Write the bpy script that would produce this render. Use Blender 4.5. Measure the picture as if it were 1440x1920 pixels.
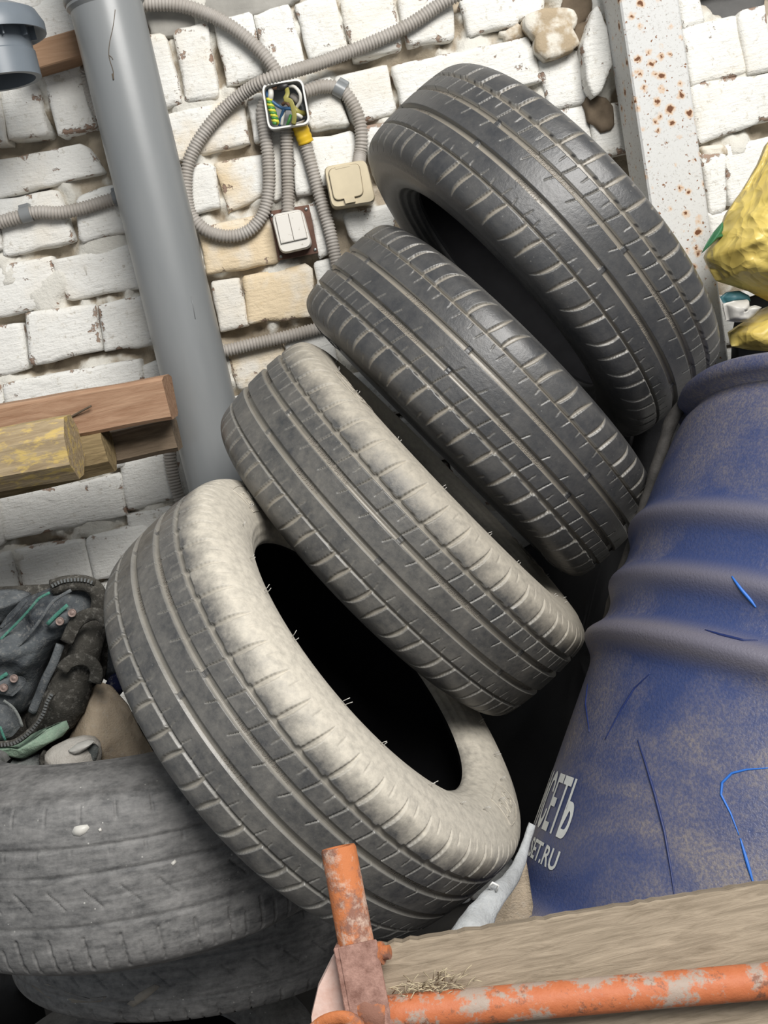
import bpy, math, random
import numpy as np
from mathutils import Vector, Matrix, noise

for o in list(bpy.data.objects):
    bpy.data.objects.remove(o)
SC = bpy.context.scene
COL = SC.collection
random.seed(7)

# ------------------------------------------------------------------ camera
H = 1.245                      # camera height above the floor
F = 2000.0                     # focal length in pixels of the 1440x1920 frame
PITCH, ROLL = math.radians(11.6), math.radians(11.9)
FWD = Vector((0, math.cos(PITCH), -math.sin(PITCH)))
U0 = Vector((0, math.sin(PITCH), math.cos(PITCH)))
R0 = Vector((1, 0, 0))
IR = R0 * math.cos(ROLL) - U0 * math.sin(ROLL)
IU = R0 * math.sin(ROLL) + U0 * math.cos(ROLL)
cam_d = bpy.data.cameras.new('camera')
cam_d.sensor_fit = 'VERTICAL'; cam_d.sensor_height = 36.0; cam_d.sensor_width = 27.0
cam_d.lens = F / 1920 * 36.0
cam_d.clip_start = 0.02
cam = bpy.data.objects.new('camera', cam_d)
COL.objects.link(cam)
m = Matrix((IR, IU, -FWD)).transposed().to_4x4()
m.translation = (0, 0, H)
cam.matrix_world = m
SC.camera = cam

# ------------------------------------------------------------------ light
world = bpy.data.worlds.new('overcast_sky'); SC.world = world
world.use_nodes = True
bg = world.node_tree.nodes['Background']
bg.inputs[0].default_value = (0.86, 0.93, 1.0, 1); bg.inputs[1].default_value = 0.33
def area(name, loc, aim, size, power, col):
    d = bpy.data.lights.new(name, 'AREA'); d.shape = 'RECTANGLE'
    d.size, d.size_y = size; d.energy = power; d.color = col
    o = bpy.data.objects.new(name, d); COL.objects.link(o)
    o.location = loc
    o.rotation_euler = (Vector(aim) - Vector(loc)).to_track_quat('-Z', 'Y').to_euler()
area('daylight_through_doorway', (0.95, -0.85, 3.0), (0.0, 1.6, 0.8), (1.7, 1.3), 150, (1.0, 0.975, 0.94))
SC.view_settings.view_transform = 'Standard'
SC.view_settings.look = 'None'
SC.view_settings.gamma = 1.0
SC.view_settings.use_curve_mapping = False
SC.view_settings.exposure = 0.08

# ------------------------------------------------------------------ helpers
W = 1.952                                  # distance of the brick faces
CAM = Vector((0, 0, H))
def ray(x, y):
    return FWD + IR * ((x - 720) / F) - IU * ((y - 960) / F)
def at(x, y, Y):                           # pixel -> point on the plane world-y = Y
    d = ray(x, y)
    return CAM + d * (Y / d.y)
def wl(x, y, off=0.0):                     # pixel -> point in front of the brick wall
    return at(x, y, W - off)

def tag(o, label=None, cat=None, group=None, kind=None):
    if label: o['label'] = label
    if cat: o['category'] = cat
    if group: o['group'] = group
    if kind: o['kind'] = kind
    return o
def thing(name, label, cat, mat=None, loc=(0, 0, 0), group=None):
    o = bpy.data.objects.new(name, None); COL.objects.link(o)
    o.empty_display_size = 0.05
    if mat is not None: o.matrix_world = mat
    else: o.location = loc
    return tag(o, label, cat, group)
def new_mesh(name, verts, faces, mat=None, smooth=True):
    me = bpy.data.meshes.new(name)
    me.from_pydata([tuple(v) for v in verts], [], faces)
    if mat: me.materials.append(mat)
    if smooth and len(me.polygons):
        me.polygons.foreach_set('use_smooth', [True] * len(me.polygons))
    me.update()
    return me
def obj(name, me, parent=None):
    o = bpy.data.objects.new(name, me); COL.objects.link(o)
    if parent is not None:
        o.parent = parent                       # parent matrices are set before: vertices are local to it
    return o
def mk(name, verts, faces, mat, parent=None, smooth=True, local=False):
    """vertices in world space unless local; made relative to the parent"""
    if parent is not None and not local:
        root = parent
        M = Matrix.Identity(4)
        chain = []
        while root is not None:
            chain.append(root); root = root.parent
        for r in reversed(chain):
            M = M @ r.matrix_basis
        Mi = M.inverted()
        verts = [Mi @ Vector(v) for v in verts]
    return obj(name, new_mesh(name, verts, faces, mat, smooth), parent)

def smooth_by_angle(o, deg=35):
    me = o.data
    me.polygons.foreach_set('use_smooth', [True] * len(me.polygons))
    try: me.set_sharp_from_angle(angle=math.radians(deg))
    except Exception: pass
    return o

def box_vf(c, ax, ay, az, bev=0.0):
    """box from centre and three half-axis vectors, chamfered"""
    c = Vector(c); ax, ay, az = Vector(ax), Vector(ay), Vector(az)
    if bev <= 0:
        vs = [c + ax * i + ay * j + az * k for i in (-1, 1) for j in (-1, 1) for k in (-1, 1)]
        return vs, [(0, 1, 3, 2), (4, 6, 7, 5), (0, 4, 5, 1), (2, 3, 7, 6), (0, 2, 6, 4), (1, 5, 7, 3)]
    la, lb, lc = ax.length, ay.length, az.length
    vs = []; idx = {}
    for i in (-1, 1):
        for j in (-1, 1):
            for k in (-1, 1):
                for d in range(3):
                    s = [1 - bev / la, 1 - bev / lb, 1 - bev / lc]; s[d] = 1
                    idx[(i, j, k, d)] = len(vs)
                    vs.append(c + ax * i * s[0] + ay * j * s[1] + az * k * s[2])
    fs = []
    P = [(-1, -1), (1, -1), (1, 1), (-1, 1)]
    def key(d, s, p, q, e):
        t = [0, 0, 0]; t[d] = s; t[(d + 1) % 3] = p; t[(d + 2) % 3] = q
        return idx[(t[0], t[1], t[2], e)]
    for d in range(3):
        for s in (-1, 1):
            f = [key(d, s, p, q, d) for p, q in P]
            fs.append(tuple(f if s > 0 else f[::-1]))
    for d in range(3):                       # chamfer strips along axis d
        a, b = (d + 1) % 3, (d + 2) % 3
        for p in (-1, 1):
            for q in (-1, 1):
                t0 = [0, 0, 0]; t0[d] = -1; t0[a] = p; t0[b] = q
                t1 = list(t0); t1[d] = 1
                f = [idx[(*t0, a)], idx[(*t1, a)], idx[(*t1, b)], idx[(*t0, b)]]
                fs.append(tuple(f if p * q < 0 else f[::-1]))
    for i in (-1, 1):
        for j in (-1, 1):
            for k in (-1, 1):
                f = [idx[(i, j, k, 0)], idx[(i, j, k, 1)], idx[(i, j, k, 2)]]
                fs.append(tuple(f if i * j * k > 0 else f[::-1]))
    return vs, fs

def join_vf(parts):
    V, Fc = [], []
    for v, f in parts:
        n = len(V); V += list(v); Fc += [tuple(i + n for i in q) for q in f]
    return V, Fc

def catmull(pts, n=14):
    pts = [Vector(p) for p in pts]
    P = [pts[0] * 2 - pts[1]] + pts + [pts[-1] * 2 - pts[-2]]
    out = []
    for i in range(1, len(P) - 2):
        a, b, c, d = P[i - 1], P[i], P[i + 1], P[i + 2]
        for k in range(n):
            t = k / n
            out.append(0.5 * ((2 * b) + (c - a) * t + (2 * a - 5 * b + 4 * c - d) * t * t + (3 * b - a - 3 * c + d) * t ** 3))
    out.append(pts[-1])
    return out
def resample(path, step):
    L = [0.0]
    for a, b in zip(path, path[1:]): L.append(L[-1] + (b - a).length)
    n = max(2, int(L[-1] / step)); out = []; j = 0
    for k in range(n + 1):
        s = L[-1] * k / n
        while j < len(L) - 2 and L[j + 1] < s: j += 1
        t = (s - L[j]) / max(1e-9, L[j + 1] - L[j])
        out.append(path[j].lerp(path[j + 1], min(1, t)))
    return out
def tube_vf(path, rad, sides=12, squash=None, cap=True):
    """rad: number or function(i, n); squash: (vector, factor) flattens along a direction"""
    n = len(path); V, Fc = [], []
    t0 = (path[1] - path[0]).normalized()
    u = t0.orthogonal().normalized()
    for i, p in enumerate(path):
        t = (path[min(i + 1, n - 1)] - path[max(i - 1, 0)]).normalized()
        u = (u - t * u.dot(t)).normalized(); w = t.cross(u)
        r = rad(i, n) if callable(rad) else rad
        for k in range(sides):
            a = 2 * math.pi * k / sides
            o = (u * math.cos(a) + w * math.sin(a)) * r
            if squash: o = o - squash[0] * o.dot(squash[0]) * (1 - squash[1])
            V.append(p + o)
    for i in range(n - 1):
        for k in range(sides):
            k2 = (k + 1) % sides
            Fc.append((i * sides + k, i * sides + k2, (i + 1) * sides + k2, (i + 1) * sides + k))
    if cap:
        Fc.append(tuple(range(sides - 1, -1, -1)))
        Fc.append(tuple((n - 1) * sides + k for k in range(sides)))
    return V, Fc
def lathe_vf(prof, M, seg=48, close=False):
    """prof: (radius, z) list turned round local Z of matrix M"""
    V, Fc = [], []
    for r, z in prof:
        for k in range(seg):
            a = 2 * math.pi * k / seg
            V.append(M @ Vector((r * math.cos(a), r * math.sin(a), z)))
    n = len(prof)
    for i in range(n - 1 + (1 if close else 0)):
        j = (i + 1) % n
        for k in range(seg):
            k2 = (k + 1) % seg
            Fc.append((i * seg + k, i * seg + k2, j * seg + k2, j * seg + k))
    if not close:
        Fc.append(tuple(range(seg - 1, -1, -1)))
        Fc.append(tuple((n - 1) * seg + k for k in range(seg)))
    return V, Fc
def frame(c, axis, up=(0, 1, 0)):
    z = Vector(axis).normalized(); x = Vector(up).cross(z)
    if x.length < 1e-4: x = Vector((1, 0, 0)).cross(z)
    x.normalize(); y = z.cross(x)
    M = Matrix((x, y, z)).transposed().to_4x4(); M.translation = Vector(c)
    return M

def outline(pts, n):                      # resample a closed polygon
    P = [Vector(p) for p in pts]; P.append(P[0])
    return resample(P, sum((b - a).length for a, b in zip(P, P[1:])) / n)[:-1]

def pillow_vf(px, Y, front, back, n=64, rings=9, amp=0.008, freq=14.0, seed=0, lean=0.0, fold=None, round_=2.0):
    """stuffed shape: outline in pixels at distance Y, bulging towards and away from the viewer"""
    P = outline([at(x, y, Y).to_tuple() for x, y in px], n)
    c = sum(P, Vector()) / len(P)
    V, Fc = [], []; n = len(P)
    off = Vector((seed * 3.1, seed * 1.7, seed * 0.9))
    zmin = min(p.z for p in P)
    def add(side, T):
        idx = []
        for k in range(rings):
            f = k / rings
            b = T * (1 - (1 - f) ** round_) ** (1 / round_)
            row = []
            for p in P:
                q = c + (p - c) * (1 - f)
                d = noise.fractal((q + off) * freq, 1.0, 2.0, 3) * amp * min(1, 0.25 + 2 * f)
                if fold: d += fold(q) * min(1, 3 * f)
                q = q + Vector((0, side * (b + d) + lean * (q.z - zmin), 0))
                row.append(len(V)); V.append(q)
            idx.append(row)
        ci = len(V); V.append(c + Vector((0, side * (T + noise.fractal((c + off) * freq, 1.0, 2.0, 3) * amp) + lean * (c.z - zmin), 0)))
        for k in range(rings - 1):
            for i in range(n):
                j = (i + 1) % n
                f = (idx[k][i], idx[k][j], idx[k + 1][j], idx[k + 1][i])
                Fc.append(f if side < 0 else f[::-1])
        for i in range(n):
            j = (i + 1) % n
            f = (idx[-1][i], idx[-1][j], ci)
            Fc.append(f if side < 0 else f[::-1])
        return idx[0]
    a = add(-1, front); b = add(1, back)
    for i in range(n):
        j = (i + 1) % n
        Fc.append((a[j], a[i], b[i], b[j]))
    return V, Fc

DG = None
def text_vf(s, size, extrude=0.0, bold=False):
    cu = bpy.data.curves.new('t', 'FONT'); cu.body = s; cu.size = size; cu.extrude = extrude
    cu.resolution_u = 3; cu.align_x = 'LEFT'
    if bold: cu.offset = size * 0.018
    o = bpy.data.objects.new('t', cu); COL.objects.link(o)
    dg = bpy.context.evaluated_depsgraph_get(); dg.update()
    me = bpy.data.meshes.new_from_object(o.evaluated_get(dg))
    V = [v.co.copy() for v in me.vertices]; Fc = [tuple(p.vertices) for p in me.polygons]
    bpy.data.objects.remove(o); bpy.data.meshes.remove(me); bpy.data.curves.remove(cu)
    return V, Fc

# ------------------------------------------------------------------ materials
class NT:
    def __init__(s, name):
        s.m = bpy.data.materials.new(name); s.m.use_nodes = True
        s.t = s.m.node_tree; s.b = s.t.nodes['Principled BSDF']
    def n(s, typ, **kw):
        nd = s.t.nodes.new(typ)
        for k, v in kw.items():
            if k in nd.inputs.keys(): s.put(nd.inputs[k], v)
            else: setattr(nd, k, v)
        return nd
    def put(s, sock, v):
        if hasattr(v, 'is_output') or isinstance(v, bpy.types.NodeSocket): s.t.links.new(v, sock)
        else:
            if isinstance(v, tuple) and len(v) == 3 and sock.type == 'RGBA': v = (*v, 1)
            sock.default_value = v
    def coord(s): return s.n('ShaderNodeTexCoord').outputs['Object']
    def pos(s): return s.n('ShaderNodeNewGeometry').outputs['Position']
    def mapped(s, vec, scale):
        nd = s.n('ShaderNodeMapping'); s.t.links.new(vec, nd.inputs['Vector']); nd.inputs['Scale'].default_value = scale
        return nd.outputs[0]
    def noise(s, vec, scale, detail=4.0, rough=0.6, dist=0.0):
        return s.n('ShaderNodeTexNoise', Vector=vec, Scale=scale, Detail=detail, Roughness=rough, Distortion=dist).outputs['Fac']
    def vor(s, vec, scale, feature='F1', rand=1.0):
        nd = s.n('ShaderNodeTexVoronoi', feature=feature); s.put(nd.inputs['Vector'], vec)
        nd.inputs['Scale'].default_value = scale; nd.inputs['Randomness'].default_value = rand
        return nd.outputs['Distance']
    def ramp(s, fac, stops):
        nd = s.n('ShaderNodeValToRGB'); s.put(nd.inputs[0], fac); cr = nd.color_ramp
        while len(cr.elements) < len(stops): cr.elements.new(0.5)
        for e, (p, c) in zip(cr.elements, stops):
            e.position = p; e.color = (c, c, c, 1) if not isinstance(c, tuple) else (*c, 1)
        return nd.outputs[0]
    def mix(s, f, a, b, blend='MIX'):
        nd = s.n('ShaderNodeMix', data_type='RGBA', blend_type=blend)
        s.put(nd.inputs[0], f); s.put(nd.inputs[6], a); s.put(nd.inputs[7], b)
        return nd.outputs[2]
    def math(s, op, a, b=0.0, c=0.0):
        nd = s.n('ShaderNodeMath', operation=op); s.put(nd.inputs[0], a); s.put(nd.inputs[1], b); s.put(nd.inputs[2], c)
        return nd.outputs[0]
    def attr(s, name): return s.n('ShaderNodeAttribute', attribute_name=name).outputs['Fac']
    def bump(s, h, strength=0.4, dist=0.002, normal=None):
        nd = s.n('ShaderNodeBump', Strength=strength, Distance=dist, Height=h)
        if normal is not None: s.put(nd.inputs['Normal'], normal)
        return nd.outputs[0]
    def out(s, col, rough=0.6, normal=None, metal=0.0, spec=0.5, **kw):
        s.put(s.b.inputs['Base Color'], col); s.put(s.b.inputs['Roughness'], rough)
        s.b.inputs['Metallic'].default_value = metal; s.b.inputs['Specular IOR Level'].default_value = spec
        if normal is not None: s.put(s.b.inputs['Normal'], normal)
        for k, v in kw.items(): s.put(s.b.inputs[k], v)
        return s.m

def simple(name, c, rough=0.6, var=0.25, scale=30, bump=0.2, spec=0.5, metal=0.0, c2=None):
    t = NT(name); p = t.pos()
    n = t.noise(p, scale, 5)
    dark = c2 if c2 else tuple(x * (1 - var) for x in c)
    return t.out(t.mix(t.ramp(n, [(0.3, 0.0), (0.7, 1.0)]), dark, c), rough, t.bump(t.noise(p, scale * 6, 3), bump, 0.001), metal, spec)

def brick_mat(name, stain):
    t = NT(name); p = t.pos()
    white = t.mix(t.noise(p, 9, 5), (0.79, 0.78, 0.74), (0.71, 0.70, 0.66))
    fine = t.ramp(t.noise(p, 90, 4, 0.7), [(0.28, 0.0), (0.42, 1.0)])
    white = t.mix(fine, (0.52, 0.49, 0.43), white)
    if stain:
        st = t.ramp(t.noise(p, 11, 3, 0.55), [(0.38, 0.0), (0.62, 1.0)])
        white = t.mix(t.math('MULTIPLY', st, 0.75), white, (0.70, 0.53, 0.30))
    else:
        st = t.ramp(t.noise(p, 5, 4, 0.6), [(0.56, 0.0), (0.72, 1.0)])
        white = t.mix(t.math('MULTIPLY', st, 0.30), white, (0.66, 0.54, 0.36))
    rim = t.attr('rim')                                        # worn paint along broken arrises
    chip = t.ramp(t.math('ADD', t.noise(p, 30, 5, 0.7), t.math('MULTIPLY', rim, 0.10)), [(0.665, 0.0), (0.70, 1.0)])
    raw = t.mix(t.noise(p, 20, 3), (0.36, 0.31, 0.25), (0.30, 0.17, 0.12))
    col = t.mix(chip, white, raw)
    hgt = t.math('SUBTRACT', t.math('ADD', t.noise(p, 60, 6, 0.7), t.math('MULTIPLY', t.noise(t.mapped(p, (1, 1, 5)), 45, 3), 0.6)), t.math('MULTIPLY', chip, 0.8))
    return t.out(col, 0.85, t.bump(hgt, 0.7, 0.004), spec=0.2)
M_BRICK = brick_mat('whitewashed_brick', False)
M_BRICK_ST = brick_mat('stained_brick', True)

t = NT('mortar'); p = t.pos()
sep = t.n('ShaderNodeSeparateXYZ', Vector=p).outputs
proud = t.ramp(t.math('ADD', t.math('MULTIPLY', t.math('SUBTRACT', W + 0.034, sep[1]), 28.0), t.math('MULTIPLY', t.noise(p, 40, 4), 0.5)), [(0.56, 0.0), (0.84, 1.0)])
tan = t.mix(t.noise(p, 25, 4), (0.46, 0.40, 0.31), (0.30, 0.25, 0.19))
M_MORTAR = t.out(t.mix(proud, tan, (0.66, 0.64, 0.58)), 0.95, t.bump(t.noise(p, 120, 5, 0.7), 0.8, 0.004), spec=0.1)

t = NT('rubble_stone'); p = t.pos()
M_STONE = t.out(t.mix(t.ramp(t.noise(p, 22, 4), [(0.42, 0.0), (0.55, 1.0)]), (0.40, 0.32, 0.22), (0.68, 0.64, 0.56)), 0.95, t.bump(t.noise(p, 60, 5, 0.7), 0.7, 0.004), spec=0.15)
M_STONE_D = simple('dark_stone', (0.20, 0.155, 0.11), 0.95, 0.5, 25, 0.6, 0.1)
M_CEMENT = simple('cement_smear', (0.40, 0.385, 0.35), 0.95, 0.35, 16, 0.7, 0.1)

def rubber(name, base, dust, amount, side=0.0, low=0.0, rough=0.55, groove=0.55, speck=0.12, band=1.0):
    """dusty tyre rubber; side: dust on the +Z sidewall; groove: dust lying in the tread grooves"""
    t = NT(name); p = t.coord()
    z = t.n('ShaderNodeSeparateXYZ', Vector=p).outputs[2]
    n1 = t.noise(t.mapped(p, (1, 1, band)), 26, 6, 0.7); n2 = t.noise(p, 110, 5, 0.7)
    film = t.math('MULTIPLY', t.ramp(t.math('ADD', t.math('MULTIPLY', n1, 0.65), t.math('MULTIPLY', n2, 0.35)), [(0.36, 0.08), (0.70, 1.0)]), amount)
    f = film
    if side > 0:
        e = t.math('ADD', t.math('MULTIPLY', z, 16.0), t.math('MULTIPLY', t.math('SUBTRACT', n1, 0.5), 0.9))
        sd = t.ramp(e, [(0.88, 0.0), (1.28 if False else 1.0, 1.0)])
        e2 = t.math('MULTIPLY', t.math('SUBTRACT', e, 0.75), 2.0)
        sd = t.n('ShaderNodeClamp', Value=e2).outputs[0]
        f = t.math('MAXIMUM', f, t.math('MULTIPLY', t.math('MULTIPLY', sd, side), t.ramp(n2, [(0.25, 0.65), (0.6, 1.0)])))
    g = t.attr('groove')
    f = f
    base2 = t.mix(n1, tuple(x * 0.7 for x in base), tuple(x * 1.3 for x in base))
    col = t.mix(f, base2, dust)
    col = t.mix(t.math('MULTIPLY', g, groove), col, tuple(x * 0.80 for x in dust))
    col = t.mix(t.math('MULTIPLY', t.attr('edge'), 0.35), col, (0.34, 0.33, 0.30))
    spk = t.math('MULTIPLY', t.ramp(t.vor(p, 95), [(0.07, 1.0), (0.11, 0.0)]), t.ramp(t.noise(p, 18, 2), [(0.50, 0.0), (0.62, 1.0)]))
    col = t.mix(t.math('MULTIPLY', spk, speck), col, (0.55, 0.54, 0.50))
    scr = t.ramp(t.noise(t.mapped(p, (3, 3, 40)), 24, 3, 0.6, 1.2), [(0.70, 0.0), (0.74, 1.0)])
    col = t.mix(t.math('MULTIPLY', scr, 0.22), col, (0.42, 0.42, 0.42))
    bh = t.math('ADD', t.noise(p, 160, 4, 0.7), t.math('MULTIPLY', t.attr('line'), 1.5))
    rg = t.math('MULTIPLY_ADD', f, 0.38, rough)
    return t.out(col, rg, t.bump(bh, 0.35, 0.0012), spec=0.5)
DUST = (0.34, 0.305, 0.25)
M_TIRE1 = rubber('clean_rubber', (0.034, 0.036, 0.040), DUST, 0.13, 0, rough=0.36, groove=0.75)
M_TIRE2 = rubber('clean_rubber_b', (0.034, 0.036, 0.040), DUST, 0.15, 0, rough=0.36, groove=0.75)
M_TIRE3 = rubber('dusty_rubber', (0.040, 0.042, 0.045), (0.42, 0.38, 0.31), 0.27, 0.9, rough=0.38, groove=0.55)
M_TIRE4 = rubber('very_dusty_rubber', (0.040, 0.042, 0.046), (0.50, 0.46, 0.385), 0.26, 1.0, rough=0.35, groove=0.48)
M_WORN = rubber('worn_rubber', (0.050, 0.050, 0.051), (0.36, 0.35, 0.335), 0.62, 0, rough=0.55, groove=0.0, speck=0.7, band=3.5)
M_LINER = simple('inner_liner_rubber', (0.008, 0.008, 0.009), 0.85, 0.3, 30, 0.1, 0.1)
M_LETTER = simple('dusty_lettering', (0.30, 0.27, 0.23), 0.8, 0.3, 60, 0.1, 0.3)
M_HAIR = simple('pale_rubber_hair', (0.5, 0.48, 0.44), 0.6, 0.1, 60, 0.0)
M_CONDUIT = simple('grey_corrugated_plastic', (0.40, 0.375, 0.345), 0.55, 0.25, 12, 0.1, 0.4, c2=(0.30, 0.27, 0.235))
t = NT('grey_pvc'); p = t.pos()
M_PVC = t.out(t.mix(t.ramp(t.noise(t.mapped(p, (1, 1, 0.25)), 10, 4), [(0.35, 0.0), (0.75, 1.0)]), (0.185, 0.195, 0.20), (0.225, 0.232, 0.232)), 0.33, t.bump(t.noise(p, 50, 3), 0.06, 0.001), spec=0.5)
M_PVC_B = simple('blue_grey_pvc', (0.155, 0.18, 0.205), 0.38, 0.15, 10, 0.05)
M_DARK = simple('dark_void', (0.02, 0.02, 0.02), 0.9, 0.2)
t = NT('rust_speckled_white_paint'); p = t.pos()
pd = t.n('ShaderNodeVectorMath', operation='ADD'); t.put(pd.inputs[0], p)
pn = t.n('ShaderNodeTexNoise', Vector=p, Scale=160.0).outputs['Color']
ps = t.n('ShaderNodeVectorMath', operation='SCALE'); t.put(ps.inputs[0], pn); ps.inputs['Scale'].default_value = 0.010
t.put(pd.inputs[1], ps.outputs[0]); pd = pd.outputs[0]
spv = t.vor(pd, 46); spn = t.noise(p, 9, 2)
gate = t.math('MULTIPLY', t.math('SUBTRACT', 0.54, spn), 0.9)
halo = t.ramp(t.math('ADD', spv, gate), [(0.16, 1.0), (0.34, 0.0)])
core = t.ramp(t.math('ADD', spv, gate), [(0.10, 1.0), (0.17, 0.0)])
fine = t.ramp(t.noise(p, 260, 3, 0.8), [(0.30, 0.0), (0.42, 1.0)])
pc = t.mix(fine, (0.33, 0.31, 0.28), (0.57, 0.57, 0.555))
pc = t.mix(t.math('MULTIPLY', halo, 0.6), pc, (0.58, 0.32, 0.12)); pc = t.mix(core, pc, (0.13, 0.05, 0.02))
sp2 = t.ramp(t.vor(pd, 110), [(0.14, 1.0), (0.22, 0.0)])
sp2 = t.math('MULTIPLY', sp2, t.ramp(t.noise(p, 30, 2), [(0.42, 0.0), (0.50, 1.0)]))
pc = t.mix(sp2, pc, (0.20, 0.09, 0.04))
M_POST = t.out(pc, 0.7, t.bump(t.noise(p, 200, 4, 0.7), 0.35, 0.001), spec=0.3)

def wood(name, c1, c2, axis, scale=14, rough=0.8, flake=None):
    t = NT(name); p = t.pos()
    sc = [9.0, 9.0, 9.0]; sc[axis] = 1.0
    g = t.noise(t.mapped(p, tuple(sc)), scale, 6, 0.65, 0.6)
    col = t.mix(t.ramp(g, [(0.30, 0.0), (0.70, 1.0)]), c1, c2)
    if flake:
        fl = t.ramp(t.noise(t.mapped(p, tuple(2.5 if i != axis else 1.0 for i in range(3))), 26, 5, 0.7), [(0.50, 0.0), (0.60, 1.0)])
        col = t.mix(t.math('MULTIPLY', fl, 0.75), col, flake)
    return t.out(col, rough, t.bump(g, 0.5, 0.003), spec=0.25)
M_WOOD_RED = wood('reddish_timber', (0.25, 0.135, 0.078), (0.42, 0.27, 0.175), 0, 12)
M_WOOD_DARK = wood('weathered_dark_timber', (0.10, 0.075, 0.05), (0.24, 0.18, 0.125), 0, 12)
M_WOOD_YEL = wood('flaking_yellow_timber', (0.24, 0.175, 0.10), (0.44, 0.345, 0.215), 0, 14, flake=(0.58, 0.42, 0.13))
M_WOOD_OCHRE = wood('ochre_timber', (0.14, 0.10, 0.05), (0.36, 0.27, 0.14), 0, 14)
M_WOOD_BLOCK = wood('brown_wood_block', (0.24, 0.14, 0.08), (0.34, 0.22, 0.14), 0, 8)
M_PLANK = wood('grey_weathered_plank', (0.17, 0.135, 0.095), (0.33, 0.27, 0.20), 0, 22)
M_PLY = simple('dark_red_backing_board', (0.15, 0.075, 0.05), 0.8, 0.5, 40, 0.3)

t = NT('orange_paint_over_rust'); p = t.pos()
w1 = t.noise(p, 26, 6, 0.7); w2 = t.noise(p, 90, 5, 0.7)
col = t.mix(w2, (0.35, 0.085, 0.027), (0.46, 0.155, 0.065))
col = t.mix(t.ramp(w1, [(0.50, 0.0), (0.56, 1.0)]), col, (0.30, 0.235, 0.19))
col = t.mix(t.ramp(t.noise(p, 60, 5, 0.75), [(0.58, 0.0), (0.66, 1.0)]), col, (0.17, 0.07, 0.04))
M_ORANGE = t.out(col, 0.6, t.bump(t.math('ADD', w2, t.math('MULTIPLY', w1, 1.5)), 0.5, 0.0015), spec=0.4)
t = NT('rusty_pipe'); p = t.pos()
w1 = t.noise(p, 30, 6, 0.7); w2 = t.noise(p, 100, 5, 0.75)
col = t.mix(t.ramp(w1, [(0.42, 0.0), (0.52, 1.0)]), (0.20, 0.095, 0.065), (0.42, 0.14, 0.05))
col = t.mix(t.ramp(t.math('ADD', t.math('MULTIPLY', w2, 0.5), t.math('MULTIPLY', t.noise(p, 17, 3), 0.5)), [(0.54, 0.0), (0.64, 1.0)]), col, (0.46, 0.34, 0.27))
M_RUST = t.out(col, 0.75, t.bump(w2, 0.7, 0.002), spec=0.3)
t = NT('brown_rust'); p = t.pos()
w2 = t.noise(p, 70, 6, 0.75)
col = t.mix(t.ramp(w2, [(0.35, 0.0), (0.62, 1.0)]), (0.16, 0.08, 0.06), (0.34, 0.20, 0.16))
col = t.mix(t.ramp(t.noise(p, 25, 4), [(0.60, 0.0), (0.66, 1.0)]), col, (0.55, 0.22, 0.09))
M_BROWN = t.out(col, 0.8, t.bump(w2, 0.8, 0.002), spec=0.3)
M_PINK = simple('peeling_whitish_paint', (0.66, 0.55, 0.50), 0.75, 0.3, 26, 0.4, 0.3, c2=(0.42, 0.22, 0.16))

t = NT('dusty_blue_plastic'); p = t.coord()
blue = t.mix(t.noise(p, 5, 3), (0.012, 0.029, 0.105), (0.019, 0.046, 0.165))
big = t.noise(p, 4.5, 6, 0.60, 0.5); fin = t.noise(p, 280, 3, 0.7)
d1 = t.ramp(big, [(0.40, 0.0), (0.60, 1.0)])
d2 = t.ramp(fin, [(0.42, 0.0), (0.62, 1.0)])
dust = t.math('MULTIPLY', t.math('MULTIPLY_ADD', d1, 0.55, 0.10), t.math('MULTIPLY_ADD', d2, 0.5, 0.5))
cov = t.math('MAXIMUM', t.math('MULTIPLY', t.attr('crest'), 0.42), dust)
M_DRUM = t.out(t.mix(cov, blue, (0.27, 0.225, 0.165)), t.math('MULTIPLY_ADD', cov, 0.35, 0.36), t.bump(t.math('ADD', fin, t.math('MULTIPLY', t.noise(p, 420, 2), 0.7)), 0.5, 0.0012), spec=0.5)
M_DRUM_TXT = simple('white_print', (0.62, 0.64, 0.62), 0.7, 0.15, 40, 0.05)
M_SCRATCH = simple('bright_blue_scratch', (0.02, 0.14, 0.52), 0.5, 0.2)
M_SCRATCH_D = simple('dark_blue_scratch', (0.008, 0.02, 0.10), 0.5, 0.2)

def cloth(name, c, var=0.4, scale=22, rough=0.95, weave=420, c2=None):
    t = NT(name); p = t.pos()
    n = t.noise(p, scale, 6, 0.7)
    col = t.mix(t.ramp(n, [(0.3, 0.0), (0.7, 1.0)]), c2 or tuple(x * (1 - var) for x in c), c)
    col = t.mix(t.math('MULTIPLY', t.ramp(t.noise(p, 130, 4, 0.8), [(0.52, 0.0), (0.72, 1.0)]), 0.30), col, (0.42, 0.40, 0.36))
    return t.out(col, rough, t.bump(t.math('ADD', t.noise(p, weave, 2), t.math('MULTIPLY', t.noise(p, 50, 4), 1.2)), 0.5, 0.002), spec=0.15)
M_JACKET = cloth('dark_work_jacket_cloth', (0.11, 0.12, 0.125), c2=(0.028, 0.032, 0.038))
M_JACKET_B = cloth('faded_jacket_cloth', (0.14, 0.15, 0.155), c2=(0.05, 0.055, 0.06))
M_SLEEVE = cloth('black_sleeve_cloth', (0.075, 0.070, 0.060), c2=(0.018, 0.017, 0.015))
M_GREEN = cloth('green_trim', (0.30, 0.40, 0.30), c2=(0.13, 0.20, 0.15))
M_PIPING = cloth('green_piping', (0.07, 0.22, 0.17), c2=(0.05, 0.14, 0.11))
M_GREYC = cloth('grey_lining', (0.20, 0.21, 0.20), c2=(0.07, 0.08, 0.08))
M_NAVY = cloth('navy_rag', (0.015, 0.02, 0.06), c2=(0.008, 0.01, 0.03))
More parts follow.
